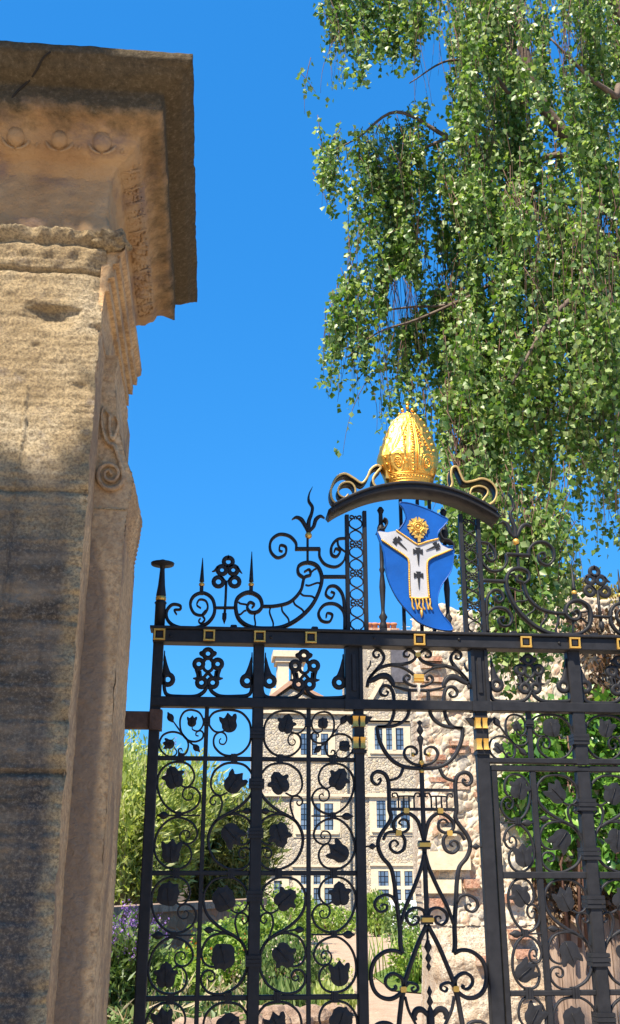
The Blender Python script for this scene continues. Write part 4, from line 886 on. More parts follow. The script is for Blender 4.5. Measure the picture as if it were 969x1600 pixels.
# --- shield with pallium
def shield():
    ys = YG - .055
    out = [(392, 555), (450, 560), (540, 592), (600, 622), (632, 640), (612, 672), (585, 700), (580, 735), (600, 765), (630, 775), (660, 775), (660, 830), (650, 890), (632, 925), (600, 970), (580, 1030), (585, 1080), (612, 1125), (645, 1165), (652, 1192), (600, 1190), (540, 1175), (485, 1150), (440, 1105), (385, 1040), (345, 965), (322, 890), (312, 800), (292, 745), (281, 700), (330, 706), (375, 697), (405, 668), (424, 625), (412, 585)]
    poly = smoothpts(Z5(out), 3, True)
    mb = MB(); mb.plate(poly, ys, .014); part(mb, 'shield', 'blue')
    rim = MB(); rim.ribbon(poly, .004, ys + .006, .018, closed=True); part(rim, 'shield_rim', 'blue')
    yp = ys - .0045
    Y = [(281, 700), (330, 706), (375, 697), (420, 728), (470, 762), (490, 766), (530, 752), (580, 738), (602, 770), (632, 785), (658, 790), (600, 812), (545, 836), (528, 862), (530, 940), (537, 1030), (490, 1035), (442, 1030), (438, 940), (436, 855), (418, 825), (360, 785), (302, 745)]
    mb = MB(); mb.plate([q for q in Z5(Y)], yp, .004); part(mb, 'pallium', 'white')
    def rope(pts):
        P = smoothpts(Z5(pts), 8); vs = [(x, yp - .001, z) for x, z in P]; m = MB(); m.tube(vs, .0042, 6)
        for i in range(0, len(vs) - 1): m.ball((vs[i][0], yp - .003, vs[i][2]), .0038, seg=6, rings=4)
        return part(m, 'gilt_rope', 'gold2')
    rope([(375, 697), (420, 728), (470, 762), (490, 766), (530, 752), (585, 738)])
    rope([(302, 745), (360, 785), (418, 825), (436, 855), (438, 940), (442, 1030)])
    rope([(645, 793), (600, 812), (545, 836), (528, 862), (530, 940), (537, 1030)])
    rope([(442, 1032), (490, 1036), (540, 1031)])
    for i in range(6):
        x = 450 + i * 18; m = MB(); P = smoothpts(Z5([(x, 1038), (x + 3, 1055), (x + 4 + 5 * math.sin(i * 2), 1075), (x + 12, 1092)]), 4); m.tube([(a, yp - .001, b) for a, b in P], [.0045, .004, .005], 6); part(m, 'tassel', 'gold2')
    m = MB(); P = Z5([(500, 1085), (500, 1110), (498, 1132)]); m.tube([(a, yp, b) for a, b in P], [.004, .007, .001], 6); part(m, 'tassel', 'gold2')
    def cross(c, rot, s):
        k = px / 3.23 * s; m = MB()
        def arm(a, L, w0, w1, pt=False):
            a += rot; d = (math.cos(a), math.sin(a)); nrm = (-d[1], d[0]); C = Z5([c])[0]
            e = [(C[0] + nrm[0] * w0 * k, C[1] + nrm[1] * w0 * k), (C[0] + d[0] * L * k + nrm[0] * w1 * k, C[1] + d[1] * L * k + nrm[1] * w1 * k), (C[0] + d[0] * L * k - nrm[0] * w1 * k, C[1] + d[1] * L * k - nrm[1] * w1 * k), (C[0] - nrm[0] * w0 * k, C[1] - nrm[1] * w0 * k)]
            m.plate(e, yp - .003 - .0004 * arm.i, .0025); arm.i += 1
        arm.i = 0
        arm(0, 20, 3, 12); arm(math.pi, 20, 3, 12); arm(math.pi / 2, 17, 3, 11); arm(-math.pi / 2, 58, 6, 1)
        part(m, 'cross_fitchy')
    cross((481, 803), 0, 1.3); cross((484, 922), 0, 1.25); cross((378, 748), .80, 1.2); cross((573, 775), -1.15, 1.1)
    # gilt medallion and staff
    m = MB(); C = Z5([(481, 680)])[0]; k = px / 3.23
    for i in range(8):
        a = math.pi * i / 4 + math.pi / 8; d = (math.cos(a), math.sin(a)); nr = (-d[1], d[0]); L = 56 * k
        m.plate([(C[0] + nr[0] * 6 * k, C[1] + nr[1] * 6 * k), (C[0] + d[0] * L + nr[0] * 17 * k, C[1] + d[1] * L + nr[1] * 17 * k), (C[0] + d[0] * L * .9, C[1] + d[1] * L * .9), (C[0] + d[0] * L - nr[0] * 17 * k, C[1] + d[1] * L - nr[1] * 17 * k), (C[0] - nr[0] * 6 * k, C[1] - nr[1] * 6 * k)], ys - .008 - .0005 * (i % 2) - .0001 * i, .008)
        m.ball((C[0] + d[0] * 34 * k, ys - .010, C[1] + d[1] * 34 * k), .006, seg=8, rings=5)
    for r in (28, 18): 
        rr = r * k; m.tube([(C[0] + rr * math.cos(a), ys - .012, C[1] + rr * math.sin(a)) for a in np.linspace(0, 2 * math.pi, 21)], .003, 6)
    m.ball((C[0], ys - .010, C[1]), .008)
    m.box(C[0] - .006 + .003, C[0] + .006 + .003, ys - .010, ys, Z5([(484, 756)])[0][1], C[1] - 50 * k); m.box(C[0] - .018, C[0] + .022, ys - .011, ys, C[1] - 62 * k, C[1] - 52 * k)
    part(m, 'gilt_medallion', 'gold2')
    # rolled strapwork corners
    for pts in ([(281, 700), (290, 688), (312, 684), (330, 660), (326, 640), (312, 632)], [(660, 788), (662, 765), (640, 742), (610, 735), (596, 705), (602, 690)]):
        m = MB(); m.ribbon(smoothpts(Z5(pts), 5), [.006, .007, .006], ys + .022, .055); part(m, 'strapwork_curl')
shield()
# --- mitre
def mitre():
    c = lambda y: G(640, 620 + y / 3.23)[1]
    prof = [(468, 340, 556), (458, 338, 558), (403, 316, 576), (370, 299, 585), (326, 286, 594), (293, 297, 589), (239, 316, 572), (184, 335, 549), (155, 352, 535), (129, 371, 517), (107, 392, 495), (95, 408, 480)]
    yy = [p[0] for p in prof][::-1]; l = [p[1] for p in prof][::-1]; r_ = [p[2] for p in prof][::-1]
    nu, nv = 120, 120; V = []
    for j in range(nv):
        y = 468 - (468 - 95) * j / (nv - 1); a, b = np.interp(y, yy, l), np.interp(y, yy, r_)
        xl, xr_ = Z5([(a, y)])[0][0], Z5([(b, y)])[0][0]; cx_ = (xl + xr_) / 2; rx = (xr_ - xl) / 2; ry = rx * .62 * (1 - .45 * (j / (nv - 1)) ** 2) + .01
        for i in range(nu):
            t = 2 * math.pi * i / nu; s = (math.cos(t)); q = math.sin(t)   # q=-1 faces the street
            h = 0; u = s; v = j / (nv - 1)
            if v < .13: h += .005 * (1 if .02 < v < .11 else 0) + .001 * math.sin(i * 1.6) * (1 if .03 < v < .1 else 0)
            else:
                cb = abs(u - .05)
                if cb < .11: h += .004 + .002 * math.sin(v * 60) ** 2 * (1 if cb < .06 else 0)
                e = abs(abs(u) - (.93 - .05 * v))
                if e < .06 : h += .0045
                if abs(e - .0) < .13 and e >= .06: h += .002 * max(0, math.sin(v * 62)) ** 2
                for uc in (-.42, .55):
                    rr = math.hypot((u - uc) * .9, (v - .28) * 1.5)
                    if rr < .24: h += .0045 * (1 if rr > .19 else .3 + .3 * math.sin(rr * 45))
                    k = abs(u - uc) - .30 * (1 - (v - .15) / .62)
                    if v > .15 and abs(k) < .04: h += .0045
                    if v > .4: h += .0012 * max(0, math.sin(u * 30) * math.sin(v * 40))
            h *= .6; V.append((cx_ + (rx + h) * s, YG - .01 + (ry + h * 1.3) * q, c(y)))
    a_ = []
    for j in range(nv - 1):
        for i in range(nu): a_.append((j * nu + i, j * nu + (i + 1) % nu, (j + 1) * nu + (i + 1) % nu, (j + 1) * nu + i))
    m = MB(); m.add(V, a_ + [tuple(range((nv - 1) * nu, nv * nu))], 0, True)
    o = part(m, 'mitre', 'gold')
    m = MB(); C = Z5([(437, 80)])[0]
    for q in ((398, 100), (412, 78), (437, 62), (462, 78), (476, 100), (437, 92), (418, 100), (456, 100), (437, 45)):
        p = Z5([q])[0]; m.ball((p[0], YG - .02, p[1]), .0095, seg=8, rings=6)
    part(m, 'mitre_crest', 'gold')
    m = MB()
    for i in range(9):
        t = i / 8
        for side in (-1, 1):
            y = 400 - 270 * t; a, b = np.interp(y, yy, l), np.interp(y, yy, r_); x = (a + b) / 2 + side * (b - a) / 2 * .80; p = Z5([(x, y)])[0]; rx = (Z5([(b, y)])[0][0] - Z5([(a, y)])[0][0]) / 2
            v = (468 - y) / 373; ry = rx * .62 * (1 - .45 * v * v) + .01
            m.ball((p[0], YG - .01 - ry * .60, p[1]), .0058, seg=8, rings=6)
    part(m, 'mitre_studs', 'gold')
    # embossed bands, roundels and beading following the surface
    def S(u, v, off=0):
        y = 468 - 373 * v; a, b = np.interp(y, yy, l), np.interp(y, yy, r_); xl, xr_ = Z5([(a, y)])[0][0], Z5([(b, y)])[0][0]
        rx = (xr_ - xl) / 2; ry = rx * .62 * (1 - .45 * v * v) + .01; q = -math.sqrt(max(0, 1 - u * u))
        return ((xl + xr_) / 2 + (rx + off) * u, YG - .01 + (ry + .003 + off) * q, c(y))
    m = MB()
    for u0, u1, v0, v1 in ((-.06, -.05, .14, .98), (.16, .13, .14, .98), (-.80, -.10, .16, .90), (.90, .20, .16, .90), (-.14, -.10, .16, .86), (.24, .20, .16, .86), (-.97, -.93, .2, .9), (.97, .93, .2, .9)):
        m.tube([S(u0 + (u1 - u0) * t ** 1.15, v0 + (v1 - v0) * t) for t in np.linspace(0, 1, 16)], .0026, 6)
    for v in (.03, .065, .115, .135): m.tube([S(u, v) for u in np.linspace(-.98, .98, 20)], .0028, 6)
    for uc in (-.47, .57):
        for rr in (.19, .10): m.tube([S(uc + rr * math.cos(t), .27 + rr * .62 * math.sin(t)) for t in np.linspace(0, 2 * math.pi, 17)], .0026, 6)
        for k in range(6): m.ball(S(uc + .05 * math.cos(k), .27 + .035 * math.sin(k)), .0028, seg=6, rings=4)
    part(m, 'embossed_band', 'gold')
    m = MB()
    for i in range(22): m.ball(S(.045, .16 + .8 * i / 21, .001), .0045 if i % 2 else .0065, seg=8, rings=5)
    for i in range(15):
        m.ball(S(-.9 + 1.8 * i / 14, .09, .001), .0042, seg=8, rings=5)
    for sgn in (-1, 1):
        for i in range(12): t = i / 11; m.ball(S((.05 if sgn > 0 else 0) + sgn * (.62 - .42 * t), .40 + .42 * t, 0), .0035, seg=6, rings=4)
        for i in range(9): t = i / 8; m.ball(S((.05 if sgn > 0 else 0) + sgn * (.36 - .16 * t), .36 + .36 * t, 0), .004, seg=6, rings=4)
    part(m, 'mitre_beading', 'gold')
    m = MB(); p = Z5([(330, 400)])[0]
    m.box(p[0] - .006, p[0] + .012, YG - .05, YG - .03, p[1] - .03, p[1] + .02); part(m, 'mitre_lappet', 'gold')
mitre()

# ================================================================== HOUSE
YH = 40.0
H_ = lambda x, y: at(x, y, YH)
house = thing('stone_house', 'old flint house with pale stone mullioned windows seen beyond the garden', 'house', (4, 44, 0))
def hbox(name, x0, y0, x1, y1, d0, d1, mat, par=None, z0=None):
    a, b = H_(x0, y0), H_(x1, y1); mb = MB(); mb.box(a.x, b.x, YH + d0, YH + d1, b.z if z0 is None else z0, a.z); return mb.build(name, M[mat], par or house)
XS = H_(575, 1100).x; a, b = H_(405, 1108), H_(760, 988)
mb = MB(); mb.box(a.x, XS, YH + .002, YH + 8, 0, a.z); mb.build('wall', M['flint'], house)
mb = MB(); mb.box(XS, b.x, YH, YH + 8, 0, b.z); mb.build('wall', M['flint'], house)
a, b, c = H_(407, 1108), H_(455, 1076), H_(523, 1108)
mb = MB(); vs = [(p.x, YH + .003 + d, p.z - .001) for d in (0, 6) for p in (a, b, c)]; mb.add(vs, [(0, 2, 1), (3, 4, 5), (0, 1, 4, 3), (1, 2, 5, 4), (0, 3, 5, 2)]); mb.build('gable', M['flint'], house)
mb = MB(); mb.add([(a.x - .1, YH - .15, a.z), (b.x, YH - .15, b.z + .15), (c.x + .2, YH - .15, c.z), (c.x + .2, YH + 6, c.z), (b.x, YH + 6, b.z + .15), (a.x - .1, YH + 6, a.z), (a.x - .1, YH - .15, a.z + .15), (b.x, YH - .15, b.z + .35), (c.x + .2, YH - .15, c.z + .15), (c.x + .2, YH + 6, c.z + .15), (b.x, YH + 6, b.z + .35), (a.x - .1, YH + 6, a.z + .15)], [(0, 1, 7, 6), (1, 2, 8, 7), (6, 7, 10, 11), (7, 8, 9, 10), (0, 6, 11, 5), (2, 3, 9, 8), (0, 5, 4, 1), (1, 4, 3, 2)])
mb.build('roof', M['tile'], house)
def chim(x0, x1, y0, y1, base):
    a, b = H_(x0, y0), H_(x1, y1); ch = MB(); zb = base
    m0 = (a.x + b.x) / 2
    ch.box(a.x - .25, b.x + .25, YH + .5, YH + 1.9, zb - .8, zb + .25); ch.box(a.x, m0 - .07, YH + .65, YH + 1.6, zb + .25, a.z - .45); ch.box(m0 + .07, b.x, YH + .65, YH + 1.6, zb + .25, a.z - .45)
    ch.box(a.x - .1, b.x + .1, YH + .55, YH + 1.7, a.z - .4495, a.z - .25); ch.box(a.x - .2, b.x + .2, YH + .45, YH + 1.8, a.z - .2495, a.z); 
    return ch.build('chimney', M['dress'], house)
chim(436, 476, 1012, 1085, H_(450, 1082).z)
hb = hbox('chimney', 576, 977, 627, 992, .4, 1.8, 'brick')
for x in (583, 592, 603, 612, 622):
    p = H_(x, 977); mb = MB(); mb.lathe(p.x, YH + 1.0, [(.13, p.z), (.11, p.z + .22), (.15, p.z + .25), (.15, p.z + .32)], 12); mb.build('chimney_pot', M['pot'], hb)
mb = MB(); p = H_(646, 985)
for q, l_ in ((0, .28), (.14, .22), (.28, .17)): mb.box(p.x - l_ - .1, p.x + l_ - .1, YH + 1, YH + 1.02, p.z + .1 + q, p.z + .12 + q)
mb.box(p.x - .11, p.x - .09, YH + 1, YH + 1.02, p.z - .3, p.z + .5); mb.build('aerial', M['paint'], house)
a, b = H_(609, 986), H_(664, 1068)
mb = MB(); mb.box(a.x, b.x + .8, YH - .25, YH - .003, b.z, a.z); mb.build('slate_hung_bay', M['slate'], house)
def bar(name, x0, y0, x1, y1, pr=.12, mat='dress'):
    return hbox(name, x0, y0, x1, y1, -pr, -.003, mat)
bar('string_course', 405, 1240, 640, 1246); bar('string_course', 405, 1110, 572, 1117); bar('string_course', 576, 1125, 640, 1130, .1)
mb = MB(); p, q = H_(574, 1095), H_(594, 1060); mb.add([(p.x, YH - .12, p.z), (p.x + .12, YH - .12, p.z - .12), (q.x + .12, YH - .12, q.z - .12), (q.x, YH - .12, q.z), (p.x, YH - .003, p.z), (p.x + .12, YH - .003, p.z - .12), (q.x + .12, YH - .003, q.z - .12), (q.x, YH - .003, q.z)], [(0, 1, 2, 3), (0, 3, 7, 4), (1, 5, 6, 2)]); mb.build('gable_coping', M['dress'], house)
def window(x0, y0, x1, y1, lights, rows=1, fr=5):
    a, b = H_(x0, y0), H_(x1, y1); W, Hh = b.x - a.x, a.z - b.z; s = .17
    f = MB(); y_0, y_1 = YH - .05, YH + .04
    f.box(a.x - s * 1.6, b.x + s * 1.6, YH - .03, YH + .02, b.z - s * 1.6, b.z - .001); f.box(a.x - s * 1.6, b.x + s * 1.6, YH - .03, YH + .02, a.z + .001, a.z + s * 1.5)
    f.box(a.x - s * 1.6, a.x - .001, YH - .03, YH + .02, b.z, a.z); f.box(b.x + .001, b.x + s * 1.6, YH - .03, YH + .02, b.z, a.z)
    f.box(a.x - s * 1.9, b.x + s * 1.9, YH - .10, YH - .031, a.z + s * 1.1, a.z + s * 1.6)
    f.box(a.x - s * 1.2, b.x + s * 1.2, YH - .09, YH - .031, b.z - s * .9, b.z - s * .2)
    lw = W / lights
    for i in range(1, lights): f.box(a.x + lw * i - .07, a.x + lw * i + .07, YH - .05, YH + .0, b.z, a.z)
    for j in range(1, rows): f.box(a.x, b.x, YH - .045, YH + .003, b.z + Hh * .56 - .06, b.z + Hh * .56 + .06)
    o = f.build('window', M['dress'], house)
    k = MB(); k.box(a.x + .001, b.x - .001, YH - .012, YH - .004, b.z + .001, a.z - .001); pn = k.build('pane', M['glass'], o)
for args in ((470, 1146, 513, 1180, 3), (585, 1137, 631, 1172, 3), (470, 1255, 521, 1297, 3), (588, 1251, 641, 1294, 3), (470, 1363, 521, 1412, 3, 2), (591, 1361, 668, 1420, 4, 2), (428, 1376, 440, 1404, 1)): window(*args)
hbox('drainpipe', 545.5, 1245, 548.5, 1440, -.14, -.02, 'lead'); hbox('drainpipe', 541, 1150, 543, 1238, -.14, -.02, 'lead')
mb = MB(); a, b = H_(598, 1424), H_(652, 1448)
for i in range(6): mb.box(a.x + .0 + i * .03, b.x + .6, YH - 1.9 + i * .28, YH - .2, .0 + i * .165, .15 + i * .165)
mb.build('steps', M['paint'], house)
# smaller planting in front of the house
def shrub(name, label, cat, c, r, n, size, mat, group=None, elong=1.6, stems=True, flowers=None, surf=.35, droop=.1, nf=0, fs=.05, up=None):
    t = thing(name, label, cat, (c[0], c[1], 0), group); P = ball_points(c, r, n, surf); P = P[P[:, 2] > .01]
    V, T = leaf_cloud(P, size, elong, droop, up=up); np_mesh('foliage', V, T, mat, t)
    if stems:
        m = MB()
        for i in range(7):
            a = RNG.uniform(0, 6.28); q = RNG.uniform(.2, .8)
            m.tube([(c[0] + .05 * math.cos(a), c[1] + .05 * math.sin(a), 0), (c[0] + q * .5 * r[0] * math.cos(a), c[1] + q * .5 * r[1] * math.sin(a), c[2] * .6), (c[0] + q * r[0] * math.cos(a), c[1] + q * r[1] * math.sin(a), c[2] + .4 * r[2])], [max(.012, r[0] * .03), .006], 5)
        m.build('stems', M['twig'], t)
    if flowers is not None:
        P = ball_points(c, [k * 1.04 for k in r], nf, .85); P = P[P[:, 2] > c[2] * .6]
        V, T = leaf_cloud(P, fs, 1.0, 0); np_mesh('flowers', V, T, flowers, t)
    return t
def ground_at(x, y): 
    p = at(x, y, 10); k = EYE / (EYE - p.z); return Vector((p.x * k, 10 * k, 0))
def pt(x, y, Y): return at(x, y, Y)

# ================================================================== GARDEN WALL (left)
wa, wb = at(100, 1426, 18.0), at(402, 1404, 23.0)
gw = thing('garden_wall', 'low stone garden wall with flat tan coping behind the flower bed', 'garden wall', ((wa.x + wb.x) / 2, 20.5, 0))
dv = Vector((wb.x - wa.x, wb.y - wa.y, 0)).normalized(); nv_ = Vector((-dv.y, dv.x, 0))
zt0, zt1 = wa.z, wb.z
def wallpiece(name, mat, t0, t1, off, topd, botz):
    mb = MB(); A, B = Vector((wa.x, wa.y, 0)) - dv * 3, Vector((wb.x, wb.y, 0)) + dv * .3; v = []
    for P, zt in ((A, zt0), (B, zt1)):
        for o in (-off, .35 + off): 
            for z in ((botz if botz < .1 else zt - .13), zt - topd): v.append((P.x + nv_.x * o, P.y + nv_.y * o, z))
    mb.add(v, [(0, 4, 5, 1), (2, 3, 7, 6), (1, 5, 7, 3), (0, 1, 3, 2), (4, 6, 7, 5), (0, 2, 6, 4)]); return mb.build(name, M[mat], gw)
wallpiece('wall_face', 'wallstone', 0, 1, 0, .131, 0); wallpiece('coping', 'boulder', 0, 1, .06, 0, 1)

# ================================================================== BUDDLEIA and other left planting
def sprays(n, c, spread, hgt, leafn, size, elong=4.0):
    """arching stems set with narrow leaves"""
    Ps, D_, st = [], [], []
    for i in range(n):
        a = RNG.uniform(0, 6.28); rr = math.sqrt(RNG.uniform(0, 1)); h = hgt * RNG.uniform(.72, 1.08) * (1 - .25 * rr)
        base = np.array([c[0] + .3 * spread[0] * rr * math.cos(a), c[1] + .3 * spread[1] * rr * math.sin(a), 0])
        tip = np.array([c[0] + spread[0] * rr * math.cos(a), c[1] + spread[1] * rr * math.sin(a), h])
        midp = base * .5 + tip * .5 + np.array([0, 0, .25 * h * rr])
        ts = RNG.uniform(.25, 1.0, leafn) ** .8
        pts = ((1 - ts) ** 2)[:, None] * base + (2 * ts * (1 - ts))[:, None] * midp + (ts ** 2)[:, None] * tip
        pts += RNG.normal(size=pts.shape) * .10; Ps.append(pts)
        dd = (tip - midp); dd /= np.linalg.norm(dd); D_.append(np.repeat(dd[None] * .8 + RNG.normal(size=(1, 3)) * .1, leafn, 0)); st.append((base, midp, tip))
    return np.concatenate(Ps), np.concatenate(D_), st
def spray_shrub(name, label, cat, c, spread, hgt, n, leafn, size, mat, elong=4.2, fl=None, group=None, nfl=0):
    t = thing(name, label, cat, (c[0], c[1], 0), group)
    P, Dn, st = sprays(n, c, spread, hgt, leafn, size); V, T = leaf_cloud(P, size, elong, up=Dn, jitter=.75); np_mesh('foliage', V, T, mat, t)
    m = MB()
    for b_, q, e in st[::3]: m.tube([tuple(b_), tuple(b_ * .25 + q * .5 + e * .25), tuple(e)], [.02, .008, .003], 4)
    m.build('stems', M['straw'], t)
    if fl is not None:
        pp = []
        for b_, q, e in st[:nfl]:
            d = (e - q); d /= np.linalg.norm(d)
            for k in range(26): pp.append(e + d * RNG.uniform(-.02, .28) + RNG.normal(size=3) * .02)
        V, T = leaf_cloud(np.array(pp), .022, 1.2, 0); np_mesh('flowers', V, T, fl, t)
    return t
bl = at(265, 1300, 23.5)
spray_shrub('buddleia_bush', 'tall arching buddleia bush rising above the left garden wall beside the pier', 'shrub', (bl.x - .9, 23.6), (2.2, 1.6), 4.7, 300, 110, .055, M['budd'], fl=M['purple'], nfl=60)
bl = at(375, 1300, 25.0)
spray_shrub('buddleia_bush', 'darker buddleia bush in front of the house wall beside the middle gate post', 'shrub', (bl.x - .3, 25.2), (1.3, 1.2), 3.9, 200, 120, .055, M['buddark'], fl=M['purple'], nfl=60)
bl = at(205, 1300, 25.0)
spray_shrub('buddleia_bush', 'yellowish buddleia bush behind the wall next to the stone pier', 'shrub', (bl.x - .4, 25.4), (1.5, 1.3), 4.6, 170, 110, .055, M['budd'], nfl=0)
# bed plants, each from its foot point in the photo
def bed(name, label, cat, px_, py, Y, w, h, n, size, mat, **k):
    p = at(px_, py, Y); return shrub(name, label, cat, (p.x, Y, max(h * .45, .1)), (w, w * .8, h * .6), n, size, mat, **k)
bed('flowering_bush', 'lime green leafy bush low in the bed between the left gate bars', 'bush', 268, 1500, 15.5, .7, .62, 2600, .055, M['lime'])
bed('flowering_bush', 'yellow green bush with orange flowers behind the second gate panel', 'bush', 350, 1490, 16.4, .75, 1.0, 3000, .055, M['lime'], flowers=M['orange'], nf=170, fs=.045)
bed('flowering_bush', 'green bush with pale pink blooms in the middle of the bed', 'bush', 450, 1510, 15.5, .6, .85, 2600, .045, M['mid'], flowers=M['pale'], nf=330, fs=.032, up=(0, 0, 1.0))
bed('flowering_bush', 'feathery light green bush at the path end of the bed', 'bush', 500, 1505, 17, .5, .5, 1800, .04, M['budd'], flowers=M['pale'], nf=330, fs=.03)
bed('low_plant', 'small grassy plant at the foot of the pale pink flowering bush', 'plant', 440, 1545, 13.8, .4, .35, 900, .04, M['mid'], up=(0, 0, 1.2), elong=4)
bed('low_plant', 'silvery low plant beside the curve of the gravel path', 'plant', 520, 1540, 14.2, .32, .35, 800, .035, M['budd'], up=(0, 0, 1.0), elong=3)
bed('climbing_bush', 'tall pale green bush against the end of the garden wall', 'bush', 400, 1440, 19.5, .8, 1.2, 2600, .06, M['lime'])
bed('low_hedge', 'clump of bright green plants at the foot of the house left windows', 'plant', 500, 1440, 36, 1.3, .9, 1800, .09, M['lime'])
bed('low_hedge', 'clump of yellow green plants at the house wall left of the steps', 'plant', 588, 1440, 34, .5, 1.3, 1300, .08, M['lime'], up=(0, 0, 1))
bed('low_hedge', 'green bush beside the foot of the ruined wall behind the steps', 'plant', 640, 1445, 31, .8, 1.0, 1300, .08, M['mid'])
bed('low_hedge', 'pale bush between the buddleia and the house wall', 'plant', 440, 1420, 30, 1.1, 1.5, 2200, .08, M['lime'])
# purple salvia by the pier
for X_, lab in ((185, 'purple flowered salvia clump close beside the foot of the pier'), (208, 'purple flowered salvia clump just left of the left gate post')):
    p = at(X_, 1500, 13.5); spray_shrub('salvia_plant', lab, 'flowering plant', (p.x - .05, 13.5), (.36, .4), 1.15, 60, 50, .035, M['mid'], fl=M['purple'], nfl=45)
# iris / reed clumps
def reeds(px_, py, Y, n, h, label, spread=.5):
    p = at(px_, py, Y); t = thing('reed_clump', label, 'reeds', (p.x, Y, 0)); m = MB()
    for i in range(n):
        a = RNG.uniform(0, 6.28); r = RNG.uniform(0, spread); x, y = p.x + r * math.cos(a), Y + r * math.sin(a); l = RNG.uniform(-.2, .2); hh = h * RNG.uniform(.6, 1.05)
        m.ribbon([(x, 0), (x + l * .3, hh * .5), (x + l, hh)], [.018, .022, .004], y, .006)
    m.build('blades', M['lime'], t)
reeds(622, 1500, 19.5, 34, .95, 'upright reeds growing from the lawn edge in front of the steps', .75)
reeds(668, 1510, 18.3, 30, .9, 'upright reeds beside the lower left edge of the ruined wall', .45)
bed('flowering_bush', 'light green bush with white blooms among the reeds by the lawn', 'bush', 655, 1510, 18.5, .55, .85, 1500, .05, M['lime'], flowers=M['pale'], nf=330, fs=.035)
# edging boulders
def boulder(px_, Y, r, label, sq=.6):
    p = at(px_, 1580, Y); m = MB(); n1, n2 = 18, 12; vs = []
    for j in range(n2 + 1):
        for i in range(n1):
            ph = math.pi * j / n2; th = 2 * math.pi * i / n1; d = Vector((math.sin(ph) * math.cos(th), math.sin(ph) * math.sin(th), -math.cos(ph)))
            k = 1 + .28 * noise.noise(d * 1.7 + Vector((px_, 0, 0))); vs.append((p.x + d.x * r * k, Y + d.y * r * .8 * k, r * sq * .6 + d.z * r * sq * k))
    fs = [(j * n1 + i, j * n1 + (i + 1) % n1, (j + 1) * n1 + (i + 1) % n1, (j + 1) * n1 + i) for j in range(n2) for i in range(n1)]
    m.add(vs, fs, 0, False); o = m.build('edging_boulder', M['boulder'], None, (p.x, Y, 0)); tag(o, label, 'boulder', 'boulders edging the flower bed')
for q in ((418, 12.9, .30, 'brown boulder edging the bed just right of the middle gate post'), (452, 13.0, .27, 'reddish boulder edging the bed between the third and fourth gate columns'), (486, 13.3, .24, 'small boulder where the bed edging meets the gravel path'), (378, 12.6, .27, 'boulder edging the bed just left of the middle gate post'), (345, 12.3, .25, 'tan boulder in the bed edging behind the second gate column'), (305, 12.2, .26, 'pinkish boulder in the bed edging behind the first thin gate upright'), (265, 12.1, .24, 'greyish boulder low behind the first gate column'), (522, 14.0, .2, 'small pale boulder beside the silvery low plant')): boulder(*q)
# ground litter of dry stems and low green at bed front
t = thing('ground_cover_plants', 'straggling low plants and dry stems along the bed front behind the left post', 'ground cover', (-.5, 12.8, 0)); t['kind'] = 'stuff'
P = np.stack([RNG.uniform(-3.4, .9, 9000), RNG.uniform(12.2, 17.5, 9000), RNG.uniform(.02, .30, 9000) ** 1.2], 1); P = P[P[:, 0] < .55 + (P[:, 1] - 12) * .1]
V, T = leaf_cloud(P, .05, 2.2, -.3); np_mesh('leaves', V, T, M['mid'], t)
P2 = P[::7]; V, T = leaf_cloud(P2 + np.array([0, 0, .05]), .025, 12, -.2); np_mesh('dry_stems', V, T, M['straw'], t)

# ================================================================== RUINED WALL (right)
YR = 9.6
ruin = thing('ruined_wall', 'high ruined flint and brick wall with ragged top at the right', 'ruined wall', (3.6, 10, 0))
def edge_x(z):   # ragged left end, read off heights
    zs = [0, .9, 1.25, 1.6, 2.1, 2.6, 3.3, 4.3]; xp = [676, 678, 672, 662, 660, 664, 654, 650]; yp = [1600, 1500, 1440, 1378, 1290, 1200, 1080, 960]
    return float(np.interp(z, [at(a, b, YR).z for a, b in zip(xp, yp)], [at(a, b, YR).x for a, b in zip(xp, yp)]))
def top_z(x):
    pxs = [(650, 972), (668, 950), (690, 948), (715, 938), (745, 950), (770, 948), (800, 940), (850, 935), (885, 905), (910, 915), (940, 928), (969, 925), (1100, 930), (1400, 930)]
    return float(np.interp(x, [at(a, b, YR).x for a, b in pxs], [at(a, b, YR).z for a, b in pxs]))
DOOR0, DOORZ = at(832, 1400, YR).x, at(832, 1345, YR).z
XE = 6.3
def ruin_pt(u, v):
    z = v; x0 = edge_x(z) + .05 * nz(0, 3, z, 6, 3); x = x0 + (XE - x0) * u
    return x, z
nu, nv = 420, 420
V = []
for j in range(nv):
    for i in range(nu):
        u, v = i / (nu - 1), j / (nv - 1)
        xx = 2.05 + (XE - 2.05) * u; zt = top_z(xx) + .06 * nz(xx, 7, 1, 6, 4); z = zt * v; x0 = edge_x(z) + .05 * nz(0, 3, z, 6, 3); x = x0 + (XE - x0) * u
        d = .05 * nz(x, 4, z, 1.6, 3) + .02 * nz(x, 8, z, 9, 3)
        if z < 1.22: d += -.16 * min(1, (1.22 - z) / .25) 
        if u < .02: d += (.02 - u) * 8
        if v > .985: d += (v - .985) * 14
        V.append((x, YR + d, z))
V = np.array(V); a = (np.arange(nu - 1)[None, :] + np.arange(nv - 1)[:, None] * nu).ravel(); Fq = np.stack([a, a + 1, a + 1 + nu, a + nu], 1)
cx_ = V[Fq].mean(1); hole = (cx_[:, 0] > DOOR0) & (cx_[:, 2] < DOORZ); basem = cx_[:, 2] < 1.24
np_mesh('rubble_face', V, Fq[~hole & ~basem], M['ruin'], ruin, True); np_mesh('rendered_base', V, Fq[~hole & basem], M['ruinbase'], ruin, True)
mb = MB()
nn_ = 60
pts = [(edge_x(z) + .12, z) for z in np.linspace(0, 4.0, nn_)]
